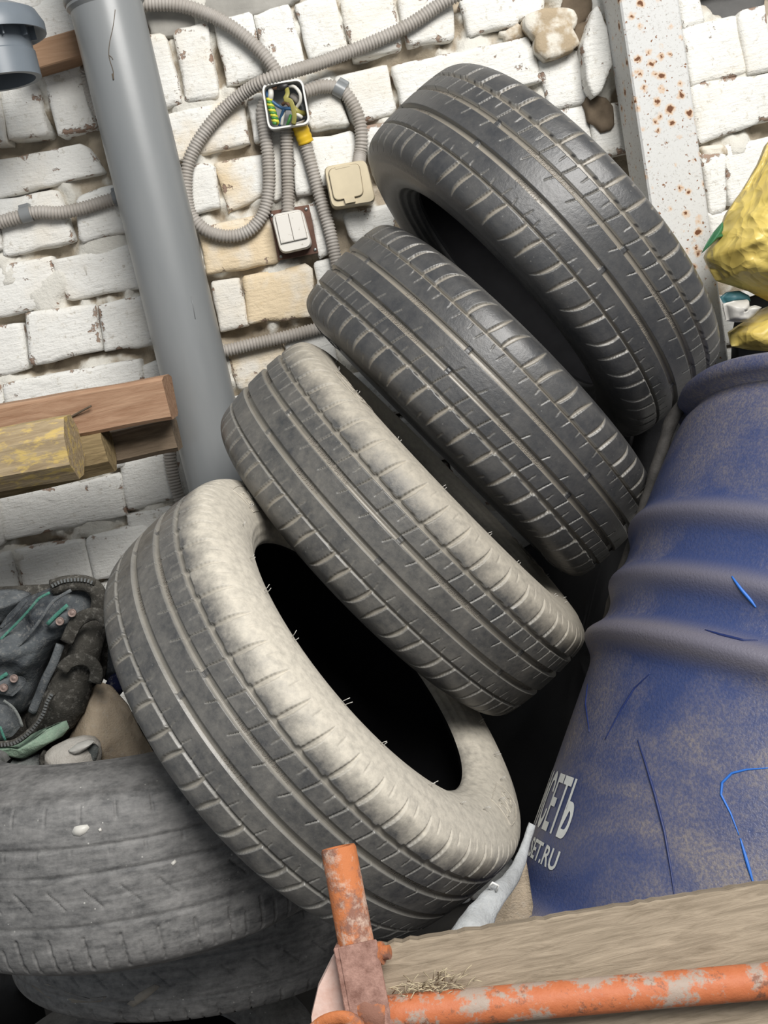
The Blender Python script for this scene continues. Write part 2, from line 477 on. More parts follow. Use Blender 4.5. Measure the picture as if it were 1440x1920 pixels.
M_SACK = cloth('beige_woven_sack', (0.46, 0.375, 0.275), c2=(0.30, 0.24, 0.175), rough=0.75)
M_SACK_W = cloth('pale_woven_sack', (0.60, 0.57, 0.52), c2=(0.36, 0.33, 0.29), rough=0.7)
M_SACK_G = cloth('grey_white_sack_edge', (0.44, 0.455, 0.46), c2=(0.22, 0.225, 0.225), rough=0.7)
M_METAL = simple('zip_metal', (0.42, 0.43, 0.42), 0.4, 0.3, 60, 0.1, 0.5, 0.8)
M_COPPER = simple('worn_snap_metal', (0.26, 0.19, 0.165), 0.6, 0.5, 200, 0.3, 0.5, 0.3)
t = NT('yellow_plastic_bag'); p = t.pos()
n = t.noise(p, 10, 4, 0.6, 0.8)
pd = t.n('ShaderNodeVectorMath', operation='ADD'); t.put(pd.inputs[0], p)
ps = t.n('ShaderNodeVectorMath', operation='SCALE'); t.put(ps.inputs[0], t.n('ShaderNodeTexNoise', Vector=p, Scale=12.0).outputs['Color']); ps.inputs['Scale'].default_value = 0.08
t.put(pd.inputs[1], ps.outputs[0])
cr1 = t.vor(t.mapped(pd.outputs[0], (1, 1, 0.6)), 20); cr2 = t.vor(pd.outputs[0], 55)
nb = t.bump(t.math('ADD', cr1, t.math('MULTIPLY', cr2, 0.35)), 0.8, 0.010)
M_YELLOW = t.out(t.mix(t.ramp(n, [(0.3, 0.0), (0.7, 1.0)]), (0.50, 0.36, 0.08), (0.70, 0.56, 0.16)), 0.38, nb, spec=0.45)
M_BAGGREEN = simple('green_plastic_print', (0.03, 0.15, 0.06), 0.5, 0.3)
M_BAGWHITE = simple('white_plastic_wrap', (0.62, 0.60, 0.55), 0.45, 0.25, 30, 0.2)
M_BAGTEAL = simple('teal_plastic', (0.06, 0.19, 0.22), 0.5, 0.3)
M_SHADE_BLACK = simple('shade_black', (0.012, 0.012, 0.013), 0.5, 0.2, 20, 0.3)  # near-black colour of the added pieces that imitate deep shade
M_WHITEPL = simple('white_box_plastic', (0.74, 0.73, 0.70), 0.4, 0.08, 30, 0.05)
M_GREYPL = simple('grey_box_inside', (0.36, 0.37, 0.38), 0.5, 0.15, 30, 0.05)
t = NT('speckled_switch_plastic'); p = t.pos()
M_SWITCH = t.out(t.mix(t.ramp(t.noise(p, 110, 4, 0.7), [(0.30, 0.0), (0.38, 1.0)]), (0.46, 0.42, 0.36), (0.70, 0.67, 0.615)), 0.45, spec=0.4)
M_CREAM = simple('yellowed_cream_plastic', (0.62, 0.53, 0.36), 0.45, 0.16, 22, 0.05)
M_SEAM = simple('dirty_seam', (0.12, 0.09, 0.06), 0.9, 0.3)
def plain(name, c, r=0.45): return simple(name, c, r, 0.1, 40, 0.03)
M_W_GRN, M_W_YEL, M_W_BLUE, M_W_WHITE = plain('wire_green', (0.06, 0.24, 0.05)), plain('wire_yellow', (0.62, 0.60, 0.06)), plain('wire_blue', (0.03, 0.10, 0.22)), plain('wire_white', (0.68, 0.66, 0.60))
M_W_BLACK, M_W_BROWN, M_TAPE, M_OLIVE = plain('wire_black_cap', (0.02, 0.018, 0.018)), plain('wire_brown', (0.22, 0.12, 0.07)), plain('yellow_tape', (0.68, 0.44, 0.02)), plain('olive_tape', (0.30, 0.27, 0.07))
M_HOSE = simple('dirty_black_hose', (0.06, 0.055, 0.05), 0.8, 0.6, 60, 0.6)
M_FLOOR = simple('concrete_floor', (0.16, 0.15, 0.14), 0.95, 0.3, 8, 0.5, 0.1)
M_STRAW = simple('dry_straw', (0.50, 0.42, 0.28), 0.9, 0.4, 80, 0.1)
M_GREYBOARD = simple('dark_grey_board', (0.10, 0.098, 0.095), 0.8, 0.3, 20, 0.2)

# ------------------------------------------------------------------ setting
fl = mk('floor', [(-2.2, -1.5, 0), (2.2, -1.5, 0), (2.2, W + 0.05, 0), (-2.2, W + 0.05, 0)], [(0, 1, 2, 3)], M_FLOOR, smooth=False)
tag(fl, 'dark concrete floor under the pile', None, kind='structure')

# bricks: corners TL, TR, BR, BL read from the photograph, laid on the wall plane
BR = """
-40,28 22,19 27,34 -40,40|25,10 136,-8 147,64 60,78|-52,160 -8,150 8,262 -32,270|0,155 62,132 85,245 15,257|76,130 142,115 175,235 110,250
262,76 309,66 340,187 296,200|328,62 387,47 408,175 350,186|404,42 468,28 490,132 428,158|480,30 540,8 568,115 505,135|557,10 622,-8 648,86 580,110
641,2 733,-18 750,86 665,106|750,-4 838,-20 850,68 768,82|868,2 958,-14 968,43 884,63|962,-2 1020,-14 1012,22 970,36
-62,312 150,270 192,322 -56,382|196,250 240,238 262,332 212,326|284,222 450,186 462,267 322,302,S|464,192 490,178 500,256 478,264|503,245 530,240 532,366 513,371
545,248 566,244 587,354 556,362|574,158 618,148 652,228 584,240|632,145 722,126 738,206 662,226|740,123 985,72 1012,152 762,210|1010,117 1084,98 1103,187 1032,204
-82,398 -10,382 0,466 -72,476|-5,378 103,360 137,450 10,478|150,370 232,345 258,428 152,452|346,314 398,312 410,385 360,398|407,308 494,292 502,358 430,394,S
583,263 658,252 690,332 604,346|682,242 740,230 756,320 702,330
-66,508 90,484 103,570 -54,602|97,490 262,452 284,536 128,560|376,430 508,400 520,490 390,512,S|579,387 596,382 618,470 598,480|647,402 730,384 744,460 664,450
-66,628 33,608 48,692 -52,712|50,590 172,574 188,656 60,682|188,574 300,552 318,640 200,654|398,534 446,526 462,604 414,618|458,522 577,498 592,590 468,604,S|592,495 660,480 676,566 606,582
8,720 255,676 272,756 20,802|270,690 324,668 336,744 280,752|-70,734 0,724 10,800 -60,812|430,664 525,644 545,738 448,724,S|538,640 620,622 640,716 556,732
-60,836 80,808 98,900 -44,922|92,806 214,782 230,872 110,896|228,872 312,850 334,928 240,956|330,846 430,826 446,908 348,926
3,935 222,890 232,966 8,1014|-120,962 -8,940 2,1018 -108,1040|240,968 345,946 362,1020 256,1044
-62,1052 17,1038 34,1112 -48,1128|29,1035 152,1013 172,1085 46,1108|163,1010 272,985 292,1060 182,1085
-20,1140 90,1118 106,1190 0,1212|100,1116 226,1090 242,1164 118,1190|236,1088 340,1066 352,1140 250,1162
1274,-6 1309,-12 1318,36 1284,52|1283,56 1378,34 1398,132 1299,157|1384,28 1432,16 1452,126 1403,136|1299,161 1410,144 1426,224 1314,268|1418,145 1490,128 1500,210 1424,222
1316,294 1359,290 1362,388 1332,396|1364,276 1450,258 1466,352 1372,380|1330,402 1402,392 1420,478 1348,496|1410,388 1500,368 1516,452 1424,476|1460,254 1540,238 1556,330 1474,350
1105,206 1190,190 1204,276 1120,292|1030,214 1098,204 1112,292 1046,306|760,216 860,196 876,284 774,304
"""
quads = []
for row in BR.strip().replace('\n', '|').split('|'):
    q = row.strip().split()
    st = q[-1].endswith(',S')
    q[-1] = q[-1].replace(',S', '')
    quads.append(([tuple(map(float, c.split(','))) for c in q], st))
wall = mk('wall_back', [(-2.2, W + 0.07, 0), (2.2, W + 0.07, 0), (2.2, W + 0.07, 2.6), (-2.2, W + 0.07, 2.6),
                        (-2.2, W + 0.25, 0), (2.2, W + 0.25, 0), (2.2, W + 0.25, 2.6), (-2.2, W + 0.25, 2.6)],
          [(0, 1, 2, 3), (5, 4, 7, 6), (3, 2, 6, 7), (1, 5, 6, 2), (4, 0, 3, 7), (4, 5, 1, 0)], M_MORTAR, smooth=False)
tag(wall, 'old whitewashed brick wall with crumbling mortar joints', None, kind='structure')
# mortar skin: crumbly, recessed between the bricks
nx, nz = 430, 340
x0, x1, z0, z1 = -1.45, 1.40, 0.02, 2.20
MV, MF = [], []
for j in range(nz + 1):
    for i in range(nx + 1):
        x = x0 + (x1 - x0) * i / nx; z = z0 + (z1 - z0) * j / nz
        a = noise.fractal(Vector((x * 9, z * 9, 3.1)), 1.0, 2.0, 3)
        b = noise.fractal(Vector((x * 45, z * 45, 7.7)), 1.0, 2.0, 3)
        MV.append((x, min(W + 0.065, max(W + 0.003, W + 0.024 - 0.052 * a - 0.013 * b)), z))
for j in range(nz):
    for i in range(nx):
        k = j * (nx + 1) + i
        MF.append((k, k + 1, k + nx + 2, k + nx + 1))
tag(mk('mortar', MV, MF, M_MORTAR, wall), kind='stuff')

def brick(P, st, seed, proud=0.0, mat=None, depth=0.06, jit=0.0022, name='brick', rnd=0.008):
    P = [Vector(p) for p in P]
    cc = sum(P, Vector()) / len(P); P = [p + (p - cc).normalized() * 0.0065 for p in P]
    n = len(P); rng = random.Random(seed); O = []
    for i in range(n):                       # rounded corners, ragged sides
        a, b, c = P[i - 1], P[i], P[(i + 1) % n]
        u, v = (a - b), (c - b)
        r = min(rnd * rng.uniform(0.4, 1.5), u.length * 0.4, v.length * 0.4)
        p0 = b + u.normalized() * r; p2 = b + v.normalized() * r
        O += [p0, b * 0.55 + (p0 + p2) * 0.225, p2]
        L = (P[(i + 1) % n] - b).length; k = max(1, int(L / 0.03))
        e = c - v.normalized() * min(rnd, v.length * 0.4)
        for s in range(1, k): O.append(p2.lerp(e, s / k))
    c = sum(O, Vector()) / len(O)
    for i, p in enumerate(O):
        O[i] = p + (c - p).normalized() * rng.uniform(-jit, jit)
    rings = [(0.0, depth), (0.0, 0.006), (0.0035, 0.0014), (0.010, 0.0), (0.030, 0.0)]
    V, Fc, rim = [], [], []; m = len(O)
    tilt = (rng.uniform(-0.02, 0.02), rng.uniform(-0.02, 0.02))
    for ins, dy in rings:
        for p in O:
            d = c - p; q = p + d.normalized() * min(ins, d.length * 0.7)
            nn = noise.fractal(Vector((q.x * 26, q.z * 26, seed * 0.37)), 1.0, 2.0, 3)
            y = q.y + dy - proud + 0.0022 * nn * (1 if ins else 0.6) + tilt[0] * (q.x - c.x) + tilt[1] * (q.z - c.z)
            V.append((q.x + 0.0012 * nn, y, q.z + 0.0012 * nn)); rim.append(1.0 if ins <= 0.0035 else 0.35 if ins < 0.02 else 0.0)
    V.append((c.x, c.y - proud, c.z)); rim.append(0.0)
    for r in range(len(rings) - 1):
        for i in range(m):
            j = (i + 1) % m
            Fc.append((r * m + j, r * m + i, (r + 1) * m + i, (r + 1) * m + j))
    for i in range(m):
        Fc.append(((len(rings) - 1) * m + (i + 1) % m, (len(rings) - 1) * m + i, len(V) - 1))
    o = mk(name, V, Fc, mat or (M_BRICK_ST if st else M_BRICK), wall)
    at_ = o.data.attributes.new('rim', 'FLOAT', 'POINT'); at_.data.foreach_set('value', rim)
    return o
boxes = []
for k, (q, st) in enumerate(quads):
    P = [wl(x, y) for x, y in q]
    brick(P, st, k, proud=random.Random(k).uniform(-0.004, 0.006))
    xs = [p.x for p in P]; zs = [p.z for p in P]
    boxes.append((min(xs), max(xs), min(zs), max(zs)))
# regular courses go on where the photograph shows none (behind the pile and just out of frame)
k = 500
for r in range(0, 21):
    z = 0.02 + 0.1 * r; x = -1.42 + (0.13 if r % 2 else 0.0)
    i = 0
    while x < 1.2:
        L = 0.245 if (i + r) % 3 else 0.12
        b = (x, x + L, z, z + 0.086)
        if not any(b[0] < q[1] - 0.012 and b[1] > q[0] + 0.012 and b[2] < q[3] - 0.012 and b[3] > q[2] + 0.012 for q in boxes):
            brick([(b[0], W, b[3]), (b[1], W, b[3]), (b[1], W, b[2]), (b[0], W, b[2])], False, k, random.Random(k).uniform(-0.004, 0.004)); k += 1
        x += L + 0.014; i += 1
# rubble, cement and loose pieces set in the wall
for k, (pts, mt, pr) in enumerate([
    ([(980, 38), (1030, 24), (1066, 27), (1072, 52), (1040, 70), (1000, 78)], M_STONE, 0.03),
    ([(996, 82), (1028, 58), (1056, 48), (1074, 88), (1050, 102), (1010, 112)], M_STONE, 0.035),
    ([(1056, 0), (1112, -8), (1104, 30), (1076, 58), (1062, 26)], M_STONE_D, 0.0),
    ([(1074, 62), (1100, 44), (1104, 84), (1080, 96)], M_STONE_D, 0.01),
    ([(1090, 196), (1124, 182), (1142, 204), (1144, 246), (1112, 236)], M_STONE_D, 0.015),
    ([(945, 58), (976, 46), (984, 68), (950, 74)], M_STONE, 0.0),
    ([(1318, 276), (1356, 272), (1362, 288), (1330, 292)], M_STONE, -0.002)]):
    brick([wl(x, y) for x, y in pts], False, 900 + k, pr, mt, 0.08, 0.004, 'stone', 0.02)
brick([wl(x, y) for x, y in [(1088, 100), (1098, 50), (1110, 24), (1124, 68), (1134, 128), (1118, 172), (1104, 186), (1093, 158)]], False, 931, 0.045, None, 0.07, 0.002, 'brick')
brick([wl(x, y) for x, y in [(276, -12), (420, -20), (560, -10), (540, 6), (470, 26), (420, 34), (400, 52), (300, 66), (284, 60)]], False, 940, -0.006, M_CEMENT, 0.05, 0.004, 'cement_patch', 0.02)
brick([wl(x, y) for x, y in [(1316, -12), (1440, -20), (1436, 14), (1380, 30), (1320, 44)]], False, 941, -0.02, M_GREYBOARD, 0.05, 0.001, 'grey_board', 0.004)
brick([wl(x, y) for x, y in [(320, -30), (800, -60), (800, -34), (560, -14)]], False, 942, -0.004, M_CEMENT, 0.05, 0.004, 'cement_patch', 0.02)

# ------------------------------------------------------------------ steel post
pl, pr_ = at(1162, 0, W - 0.135), at(1273, 0, W - 0.135)
xl, xr, zt = pl.x, pr_.x, 2.05
pw = thing('steel_post', 'whitewashed square steel post speckled with rust spots against the brick wall', 'post', loc=((xl + xr) / 2, W - 0.07, 0))
v, f = box_vf(((xl + xr) / 2, W - 0.085, zt / 2), ((xr - xl) / 2, 0, 0), (0, 0.050, 0), (0, 0, zt / 2), 0.003)
mk('shaft', v, f, M_POST, pw, smooth=False)
v, f = box_vf(((xl + xr) / 2, W - 0.085, 0.006), ((xr - xl) / 2 + 0.03, 0, 0), (0, 0.06, 0), (0, 0, 0.006), 0.002)
mk('base_plate', v, f, M_POST, pw, smooth=False)

# ------------------------------------------------------------------ grey pipe and vent cap
YP = 1.80
a = at(217, 60, YP); b = at(398, 860, YP)
px_ = (a.x + b.x) / 2
pp = thing('drain_pipe', 'grey plastic drain pipe standing upright before the brick wall', 'pipe', loc=(px_, YP, 0))
zs = at(205, 16, YP).z
ze = at(424, 985, YP).z
prof = [(0.0525, ze), (0.056, ze + 0.004), (0.056, zs), (0.0605, zs + 0.006), (0.0605, zs + 0.30), (0.056, zs + 0.31)]
v, f = lathe_vf(prof, Matrix.Translation((px_, YP, 0)), 64)
smooth_by_angle(mk('pipe_body', v, f, M_PVC, pp))
v, f = lathe_vf([(0.0605, zs + 0.010), (0.0635, zs + 0.014), (0.0635, zs + 0.026), (0.0605, zs + 0.030)], Matrix.Translation((px_, YP, 0)), 64)
mk('socket_collar', v, f, M_PVC, pp)
def surf_pt(px, py, lift=0.0004):
    dg = bpy.context.evaluated_depsgraph_get()
    hit, loc, nor, _, ob, _ = SC.ray_cast(dg, CAM, ray(px, py).normalized())
    if nor.dot(ray(px, py)) > 0: nor = -nor
    return (loc + nor * lift, nor, ob) if hit else (None, None, None)
bpy.context.view_layer.update()
for pts, r_ in (([(216, 18), (212, 50), (206, 78), (204, 100), (207, 116), (212, 132), (213, 146)], 0.00055), ([(205, 104), (209, 107), (212, 112)], 0.0005), ([(211, 138), (213, 150)], 0.0012)):
    P_ = [surf_pt(*q)[0] for q in pts]
    v, f = tube_vf(resample(catmull(P_), 0.003), r_, 5); mk('crack', v, f, M_SEAM, pp)
v, f = tube_vf([surf_pt(358, 556)[0], surf_pt(362, 575)[0], surf_pt(366, 598)[0]], 0.0006, 5); mk('scuff', v, f, M_PVC, pp)
YV = 1.74
c = at(-9, 92, YV)
vp = thing('vent_cap', 'blue grey plastic pipe vent with a wide mushroom cap in the wall corner', 'vent', loc=(c.x, YV, c.z - 0.05))
T = Matrix.Translation(c)
v, f = lathe_vf([(0.048, -0.048), (0.057, -0.048), (0.057, -0.012), (0.055, -0.010), (0.055, 0.03), (0.048, 0.03)], T, 56, close=True)
smooth_by_angle(mk('neck', v, f, M_PVC_B, vp))
v, f = lathe_vf([(0.055, 0.030), (0.070, 0.022), (0.0775, 0.012), (0.080, 0.012), (0.0805, 0.026), (0.072, 0.044), (0.05, 0.055), (0.02, 0.058)], T, 56)
smooth_by_angle(mk('cap', v, f, M_PVC_B, vp))
for k in range(10):
    a = math.radians(36 * k - 60)
    v, f = box_vf(c + Vector((0.0575 * math.cos(a), 0.0575 * math.sin(a), 0.014)), Vector((math.cos(a), math.sin(a), 0)) * 0.006, Vector((-math.sin(a), math.cos(a), 0)) * 0.0012, (0, 0, 0.01))
    mk('fin', v, f, M_PVC_B, vp, smooth=False)
v, f = tube_vf([c + Vector((0, 0, 0.055)), c + Vector((0.0, 0.004, 0.075)), Vector((c.x + 0.004, W - 0.03, c.z + 0.19)), Vector((c.x + 0.004, W + 0.02, c.z + 0.19))], 0.0014, 6)
mk('hanging_wire', v, f, M_SEAM, vp)
wv, wf = box_vf(wl(112, 100, 0.03), (0.055, 0, 0.004), (0, 0.03, 0), (-0.002, 0, 0.021), 0.002)
tag(mk('wood_block', wv, wf, M_WOOD_BLOCK, smooth=False), 'brown wooden block wedged into the bricks beside the vent cap', 'wood block')

# ------------------------------------------------------------------ corrugated conduits
def conduit(pts, label, r=0.0118, off=None, group='corrugated conduits on the wall', clips=()):
    P = []
    for q in pts:
        o = q[2] if len(q) > 2 else (off or 0.014)
        P.append(wl(q[0], q[1], o))
    pitch = 0.0056
    path = resample(catmull(P), pitch / 4)
    pat = [1.0, 1.0, 0.83, 0.83]
    th_ = thing('conduit', label, 'conduit', loc=path[-1], group=group)
    v, f = tube_vf(path, lambda i, n: r * pat[i % 4], 12)
    mk('corrugated_tube', v, f, M_CONDUIT, th_)
    for (cx, cy, o) in clips:
        c = wl(cx, cy, o)
        i = min(range(len(path)), key=lambda i: (path[i] - c).length)
        t_ = (path[min(i + 2, len(path) - 1)] - path[max(i - 2, 0)]).normalized()
        seg = [path[i] + t_ * s for s in (-0.009, -0.004, 0.004, 0.009)]
        v1 = tube_vf(seg, r * 1.16, 14)
        side = t_.cross(Vector((0, 1, 0))).normalized()
        v2 = box_vf(path[i] + Vector((0, 0.006, 0)) + side * r * 1.2, t_ * 0.009, side * 0.004, Vector((0, 0.008, 0)), 0.001)
        v, f = join_vf([v1, v2])
        smooth_by_angle(mk('clip', v, f, M_PVC, th_))
    return th_
conduit([(268, 8), (320, 8), (362, 16), (410, 36), (450, 62), (482, 90), (505, 116), (522, 142)], 'conduit arching from the pipe top down to the junction box', off=0.016)
conduit([(862, -12, .016), (838, 0, .016), (815, 15), (770, 45), (720, 70), (660, 95), (600, 118, .026), (545, 135, .044), (500, 150, .044), (460, 172, .026), (420, 205), (385, 245), (360, 288), (350, 325), (350, 370), (358, 402),
         (378, 426), (400, 438), (428, 443), (456, 438), (480, 421), (497, 392), (504, 350), (503, 300), (497, 250), (492, 212), (497, 190)],
        'long conduit rising past the tyre and looping beside the grey pipe')
conduit([(572, 172, .024), (600, 163, .02), (625, 163), (645, 173), (662, 196), (674, 226), (678, 260), (675, 290), (672, 310, .03)], 'short conduit bending from the junction box to the cream socket', clips=[(637, 169, 0.014)])
conduit([(537, 238, .02), (538, 280), (539, 320), (540, 355), (540, 398, .02)], 'straight conduit from the junction box down to the light switch')
conduit([(560, 228, .022), (568, 252, .018), (574, 275), (582, 305), (593, 345), (606, 390), (617, 428), (627, 472), (636, 520), (644, 570)], 'conduit wrapped in yellow tape running down from the junction box')
tp = bpy.data.objects[-1] if False else None
conduit([(-260, 478), (-150, 450), (-80, 438), (-30, 426), (0, 417), (30, 408), (70, 398), (110, 399), (150, 392), (190, 380), (225, 370), (262, 360)], 'nearly level conduit clipped to the bricks left of the grey pipe', clips=[(50, 404, 0.014), (223, 371, 0.014)])
conduit([(163, 128, .02), (164, 140), (172, 175), (186, 208), (210, 240), (240, 270)], 'conduit half hidden behind the left edge of the grey pipe')
conduit([(390, 664), (430, 656), (470, 646), (520, 635), (560, 625), (600, 615), (640, 606)], 'low conduit running from the grey pipe behind the tyres')
conduit([(312, 740), (314, 800), (317, 845), (322, 880), (332, 920), (350, 970)], 'vertical conduit emerging below the dark timber')
tapeP = resample(catmull([wl(561, 234, .021), wl(568, 252, .018), wl(574, 268, .0145)]), 0.003)
v, f = tube_vf(tapeP, lambda i, n: 0.0136 + 0.0006 * math.sin(i * 2.1), 16)
for o in bpy.data.objects:
    if o.get('label', '').startswith('conduit wrapped in yellow tape'):
        mk('tape_wrap', v, f, M_TAPE, o)

# ------------------------------------------------------------------ junction box with wires
def rrect(P, r, n=5):                    # rounded quad outline from four points
    out = []
    for i in range(4):
        a, b, c = Vector(P[i - 1]), Vector(P[i]), Vector(P[(i + 1) % 4])
        u, w_ = (a - b).normalized() * r, (c - b).normalized() * r
        for k in range(n + 1):
            t_ = k / n
            out.append(b + u * (1 - t_) ** 2 + w_ * t_ ** 2)
    return out
def loft_vf(loops, cap0=True, cap1=True):
    V, Fc = [], []; m_ = len(loops[0])
    for L in loops: V += [Vector(p) for p in L]
    for r in range(len(loops) - 1):
        for i in range(m_):
            j = (i + 1) % m_
            Fc.append((r * m_ + i, r * m_ + j, (r + 1) * m_ + j, (r + 1) * m_ + i))
    if cap0: Fc.append(tuple(range(m_ - 1, -1, -1)))
    if cap1: Fc.append(tuple((len(loops) - 1) * m_ + i for i in range(m_)))
    return V, Fc
def scaled(L, s, dy=0.0):
    c = sum(L, Vector()) / len(L)
    return [c + (p - c) * s + Vector((0, dy, 0)) for p in L]
DB = 0.050
BQ = [wl(491, 159, DB), wl(566, 147, DB), wl(581, 231, DB), wl(504, 243, DB)]
jb = thing('junction_box', 'open white junction box full of coloured wires on the brick wall', 'junction box', loc=wl(535, 195, 0))
L = rrect(BQ, 0.012)
v, f = loft_vf([scaled(L, 0.97, DB), scaled(L, 0.97, 0.006), scaled(L, 1.02, 0.006), scaled(L, 1.02, 0.0), scaled(L, 0.945, 0.0), scaled(L, 0.93, 0.004), scaled(L, 0.90, DB - 0.004)], True, True)
smooth_by_angle(mk('box_shell', v, f, M_WHITEPL, jb), 30)
v, f = loft_vf([scaled(L, 0.905, 0.006), scaled(L, 0.895, DB - 0.006)], False, True)
mk('box_lining', v, f, M_GREYPL, jb, smooth=False)
v, f = loft_vf([scaled(L, 1.035, 0.013), scaled(L, 1.035, 0.010), scaled(L, 0.99, 0.009), scaled(L, 0.99, 0.014)], False, False)
mk('rim_flange', v, f, M_WHITEPL, jb, smooth=False)
def wire(name, pts, r, mat, n=10, parent=jb, sides=8):
    path = resample(catmull([wl(x, y, o) for x, y, o in pts]), 0.0022)
    v, f = tube_vf(path, r, sides)
    return mk(name, v, f, mat, parent)
hx = [(505, 185), (508, 200), (513, 215), (518, 232)]
base = resample(catmull([wl(x, y, 0.036) for x, y in hx]), 0.0016)
for ph, mt, nm in ((0, M_W_GRN, 'green_wire'), (math.pi, M_W_YEL, 'yellow_wire')):
    path = [p + Vector((math.cos(i * 1.15 + ph) * 0.0042, math.sin(i * 1.15 + ph) * 0.0042, 0)) for i, p in enumerate(base)]
    v, f = tube_vf(path, 0.0028, 8); mk(nm, v, f, mt, jb)
wire('blue_wire', [(500, 168, .03), (503, 182, .036), (515, 194, .038), (530, 203, .036), (545, 204, .03), (556, 212, .02)], 0.0030, M_W_BLUE)
wire('blue_wire', [(532, 205, .036), (527, 220, .03), (524, 236, .024)], 0.0026, M_W_BLUE)
wire('white_wire', [(506, 164, .028), (508, 175, .04), (507, 186, .036)], 0.0048, M_W_WHITE)
wire('white_wire', [(540, 162, .034), (552, 163, .042), (562, 175, .044), (563, 190, .04), (556, 202, .032)], 0.0030, M_W_WHITE)
wire('white_wire', [(528, 234, .026), (530, 220, .03), (533, 206, .028)], 0.0030, M_W_WHITE)
wire('white_wire', [(553, 213, .034), (560, 216, .038), (566, 220, .034)], 0.0030, M_W_WHITE)
wire('brown_wire', [(508, 166, .034), (518, 164, .04), (528, 163, .042)], 0.0020, M_W_BROWN)
wire('brown_wire', [(509, 168, .032), (519, 166, .038), (529, 165, .04)], 0.0018, M_W_BROWN)
wire('wire_cap', [(524, 166, .04), (531, 163, .046), (538, 161, .044)], 0.0062, M_W_BLACK)
wire('brown_wire', [(530, 196, .03), (536, 192, .036), (543, 198, .034)], 0.0030, M_W_BROWN)
wire('grey_cable', [(548, 180, .02), (556, 186, .026), (560, 192, .02)], 0.0062, M_CONDUIT)
wire('olive_wire', [(548, 200, .03), (556, 208, .036), (562, 212, .03), (570, 213, .02)], 0.0050, M_OLIVE)
wire('green_wire', [(545, 216, .03), (542, 226, .034), (538, 236, .026)], 0.0026, M_W_GRN)
tpth = resample(catmull([wl(x, y, o) for x, y, o in [(537, 164, .044), (539, 176, .058), (535, 186, .062), (545, 190, .064), (550, 205, .064), (552, 220, .062), (550, 233, .058)]]), 0.003)
v, f = tube_vf(tpth, 0.0042, 10, squash=(Vector((0.3, 1, 0)).normalized(), 0.18))
mk('olive_tape', v, f, M_OLIVE, jb)

# ------------------------------------------------------------------ light switch on its board, cream socket
bd = thing('backing_board', 'dark red brown board behind the light switch', 'board', loc=wl(552, 440, 0))
Lq = [wl(505, 396, 0.010), wl(579, 384, 0.010), wl(597, 474, 0.010), wl(522, 488, 0.010)]
v, f = loft_vf([scaled(Lq, 1.0, 0.012), scaled(Lq, 1.0, 0.0)])
mk('panel', v, f, M_PLY, bd, smooth=False)
for q in ((510, 404), (574, 392), (591, 468), (527, 481)):
    v, f = lathe_vf([(0.003, 0.0), (0.003, 0.0015), (0.0015, 0.0025)], frame(wl(q[0], q[1], 0.010), (0, -1, 0)), 10)
    mk('screw', v, f, M_METAL, bd)
sw = thing('light_switch', 'white double rocker light switch below the junction box', 'switch', loc=wl(548, 438, 0.012))
Q = [wl(507, 402, 0.038), wl(567, 390, 0.038), wl(587, 463, 0.038), wl(526, 477, 0.038)]
L = rrect(Q, 0.013)
v, f = loft_vf([scaled(L, 1.0, 0.026), scaled(L, 1.0, 0.010), scaled(L, 0.985, 0.004), scaled(L, 0.93, 0.0)], True, True)
smooth_by_angle(mk('frame', v, f, M_SWITCH, sw), 40)
RQ = [wl(516, 406, 0.040), wl(564, 396, 0.040), wl(576, 446, 0.040), wl(527, 457, 0.040)]
v, f = loft_vf([scaled(RQ, 1.025, 0.0022), scaled(RQ, 1.025, 0.0014)]); mk('gap', v, f, M_SEAM, sw, smooth=False)
def lerpq(a, b, t_): return a + (b - a) * t_
for s0, s1 in ((0.0, 0.492), (0.508, 1.0)):
    q = [lerpq(RQ[0], RQ[1], s0), lerpq(RQ[0], RQ[1], s1), lerpq(RQ[3], RQ[2], s1), lerpq(RQ[3], RQ[2], s0)]
    v, f = loft_vf([scaled(q, 1.0, 0.002), scaled(q, 1.0, -0.0016), scaled(q, 0.94, -0.0024)])
    mk('rocker', v, f, M_SWITCH, sw, smooth=False)
so = thing('wall_socket', 'yellowed cream wall socket with a flip cover beside the conduit', 'socket', loc=wl(650, 350, 0))
Q = [wl(606, 312, 0.052), wl(686, 298, 0.052), wl(706, 378, 0.052), wl(622, 391, 0.052)]
L = rrect(Q, 0.012)
v, f = loft_vf([scaled(L, 1.0, 0.052), scaled(L, 1.0, 0.008), scaled(L, 0.985, 0.003), scaled(L, 0.95, 0.0)], True, True)
smooth_by_angle(mk('housing', v, f, M_CREAM, so), 40)
CQ = [wl(615, 318, 0.054), wl(673, 306, 0.054), wl(682, 366, 0.054), wl(627, 377, 0.054)]
CL = rrect(CQ, 0.010)
v, f = loft_vf([scaled(CL, 1.03, 0.0018), scaled(CL, 1.03, 0.001)]); mk('cover_gap', v, f, M_SEAM, so, smooth=False)
v, f = loft_vf([scaled(CL, 1.0, 0.002), scaled(CL, 1.0, -0.002), scaled(CL, 0.96, -0.003)])
lid = mk('flip_cover', v, f, M_CREAM, so, smooth=False)
hq = [wl(645, 372, 0.055), wl(664, 368, 0.055), wl(667, 378, 0.055), wl(648, 382, 0.055)]
v, f = loft_vf([scaled(hq, 1, 0.002), scaled(hq, 1, -0.003)]); mk('hinge', v, f, M_CREAM, so, smooth=False)
hq = [wl(628, 313, 0.055), wl(655, 307, 0.055), wl(656, 312, 0.055), wl(629, 318, 0.055)]
v, f = loft_vf([scaled(hq, 1, 0.002), scaled(hq, 1, -0.0026)]); mk('latch', v, f, M_CREAM, lid, smooth=False)

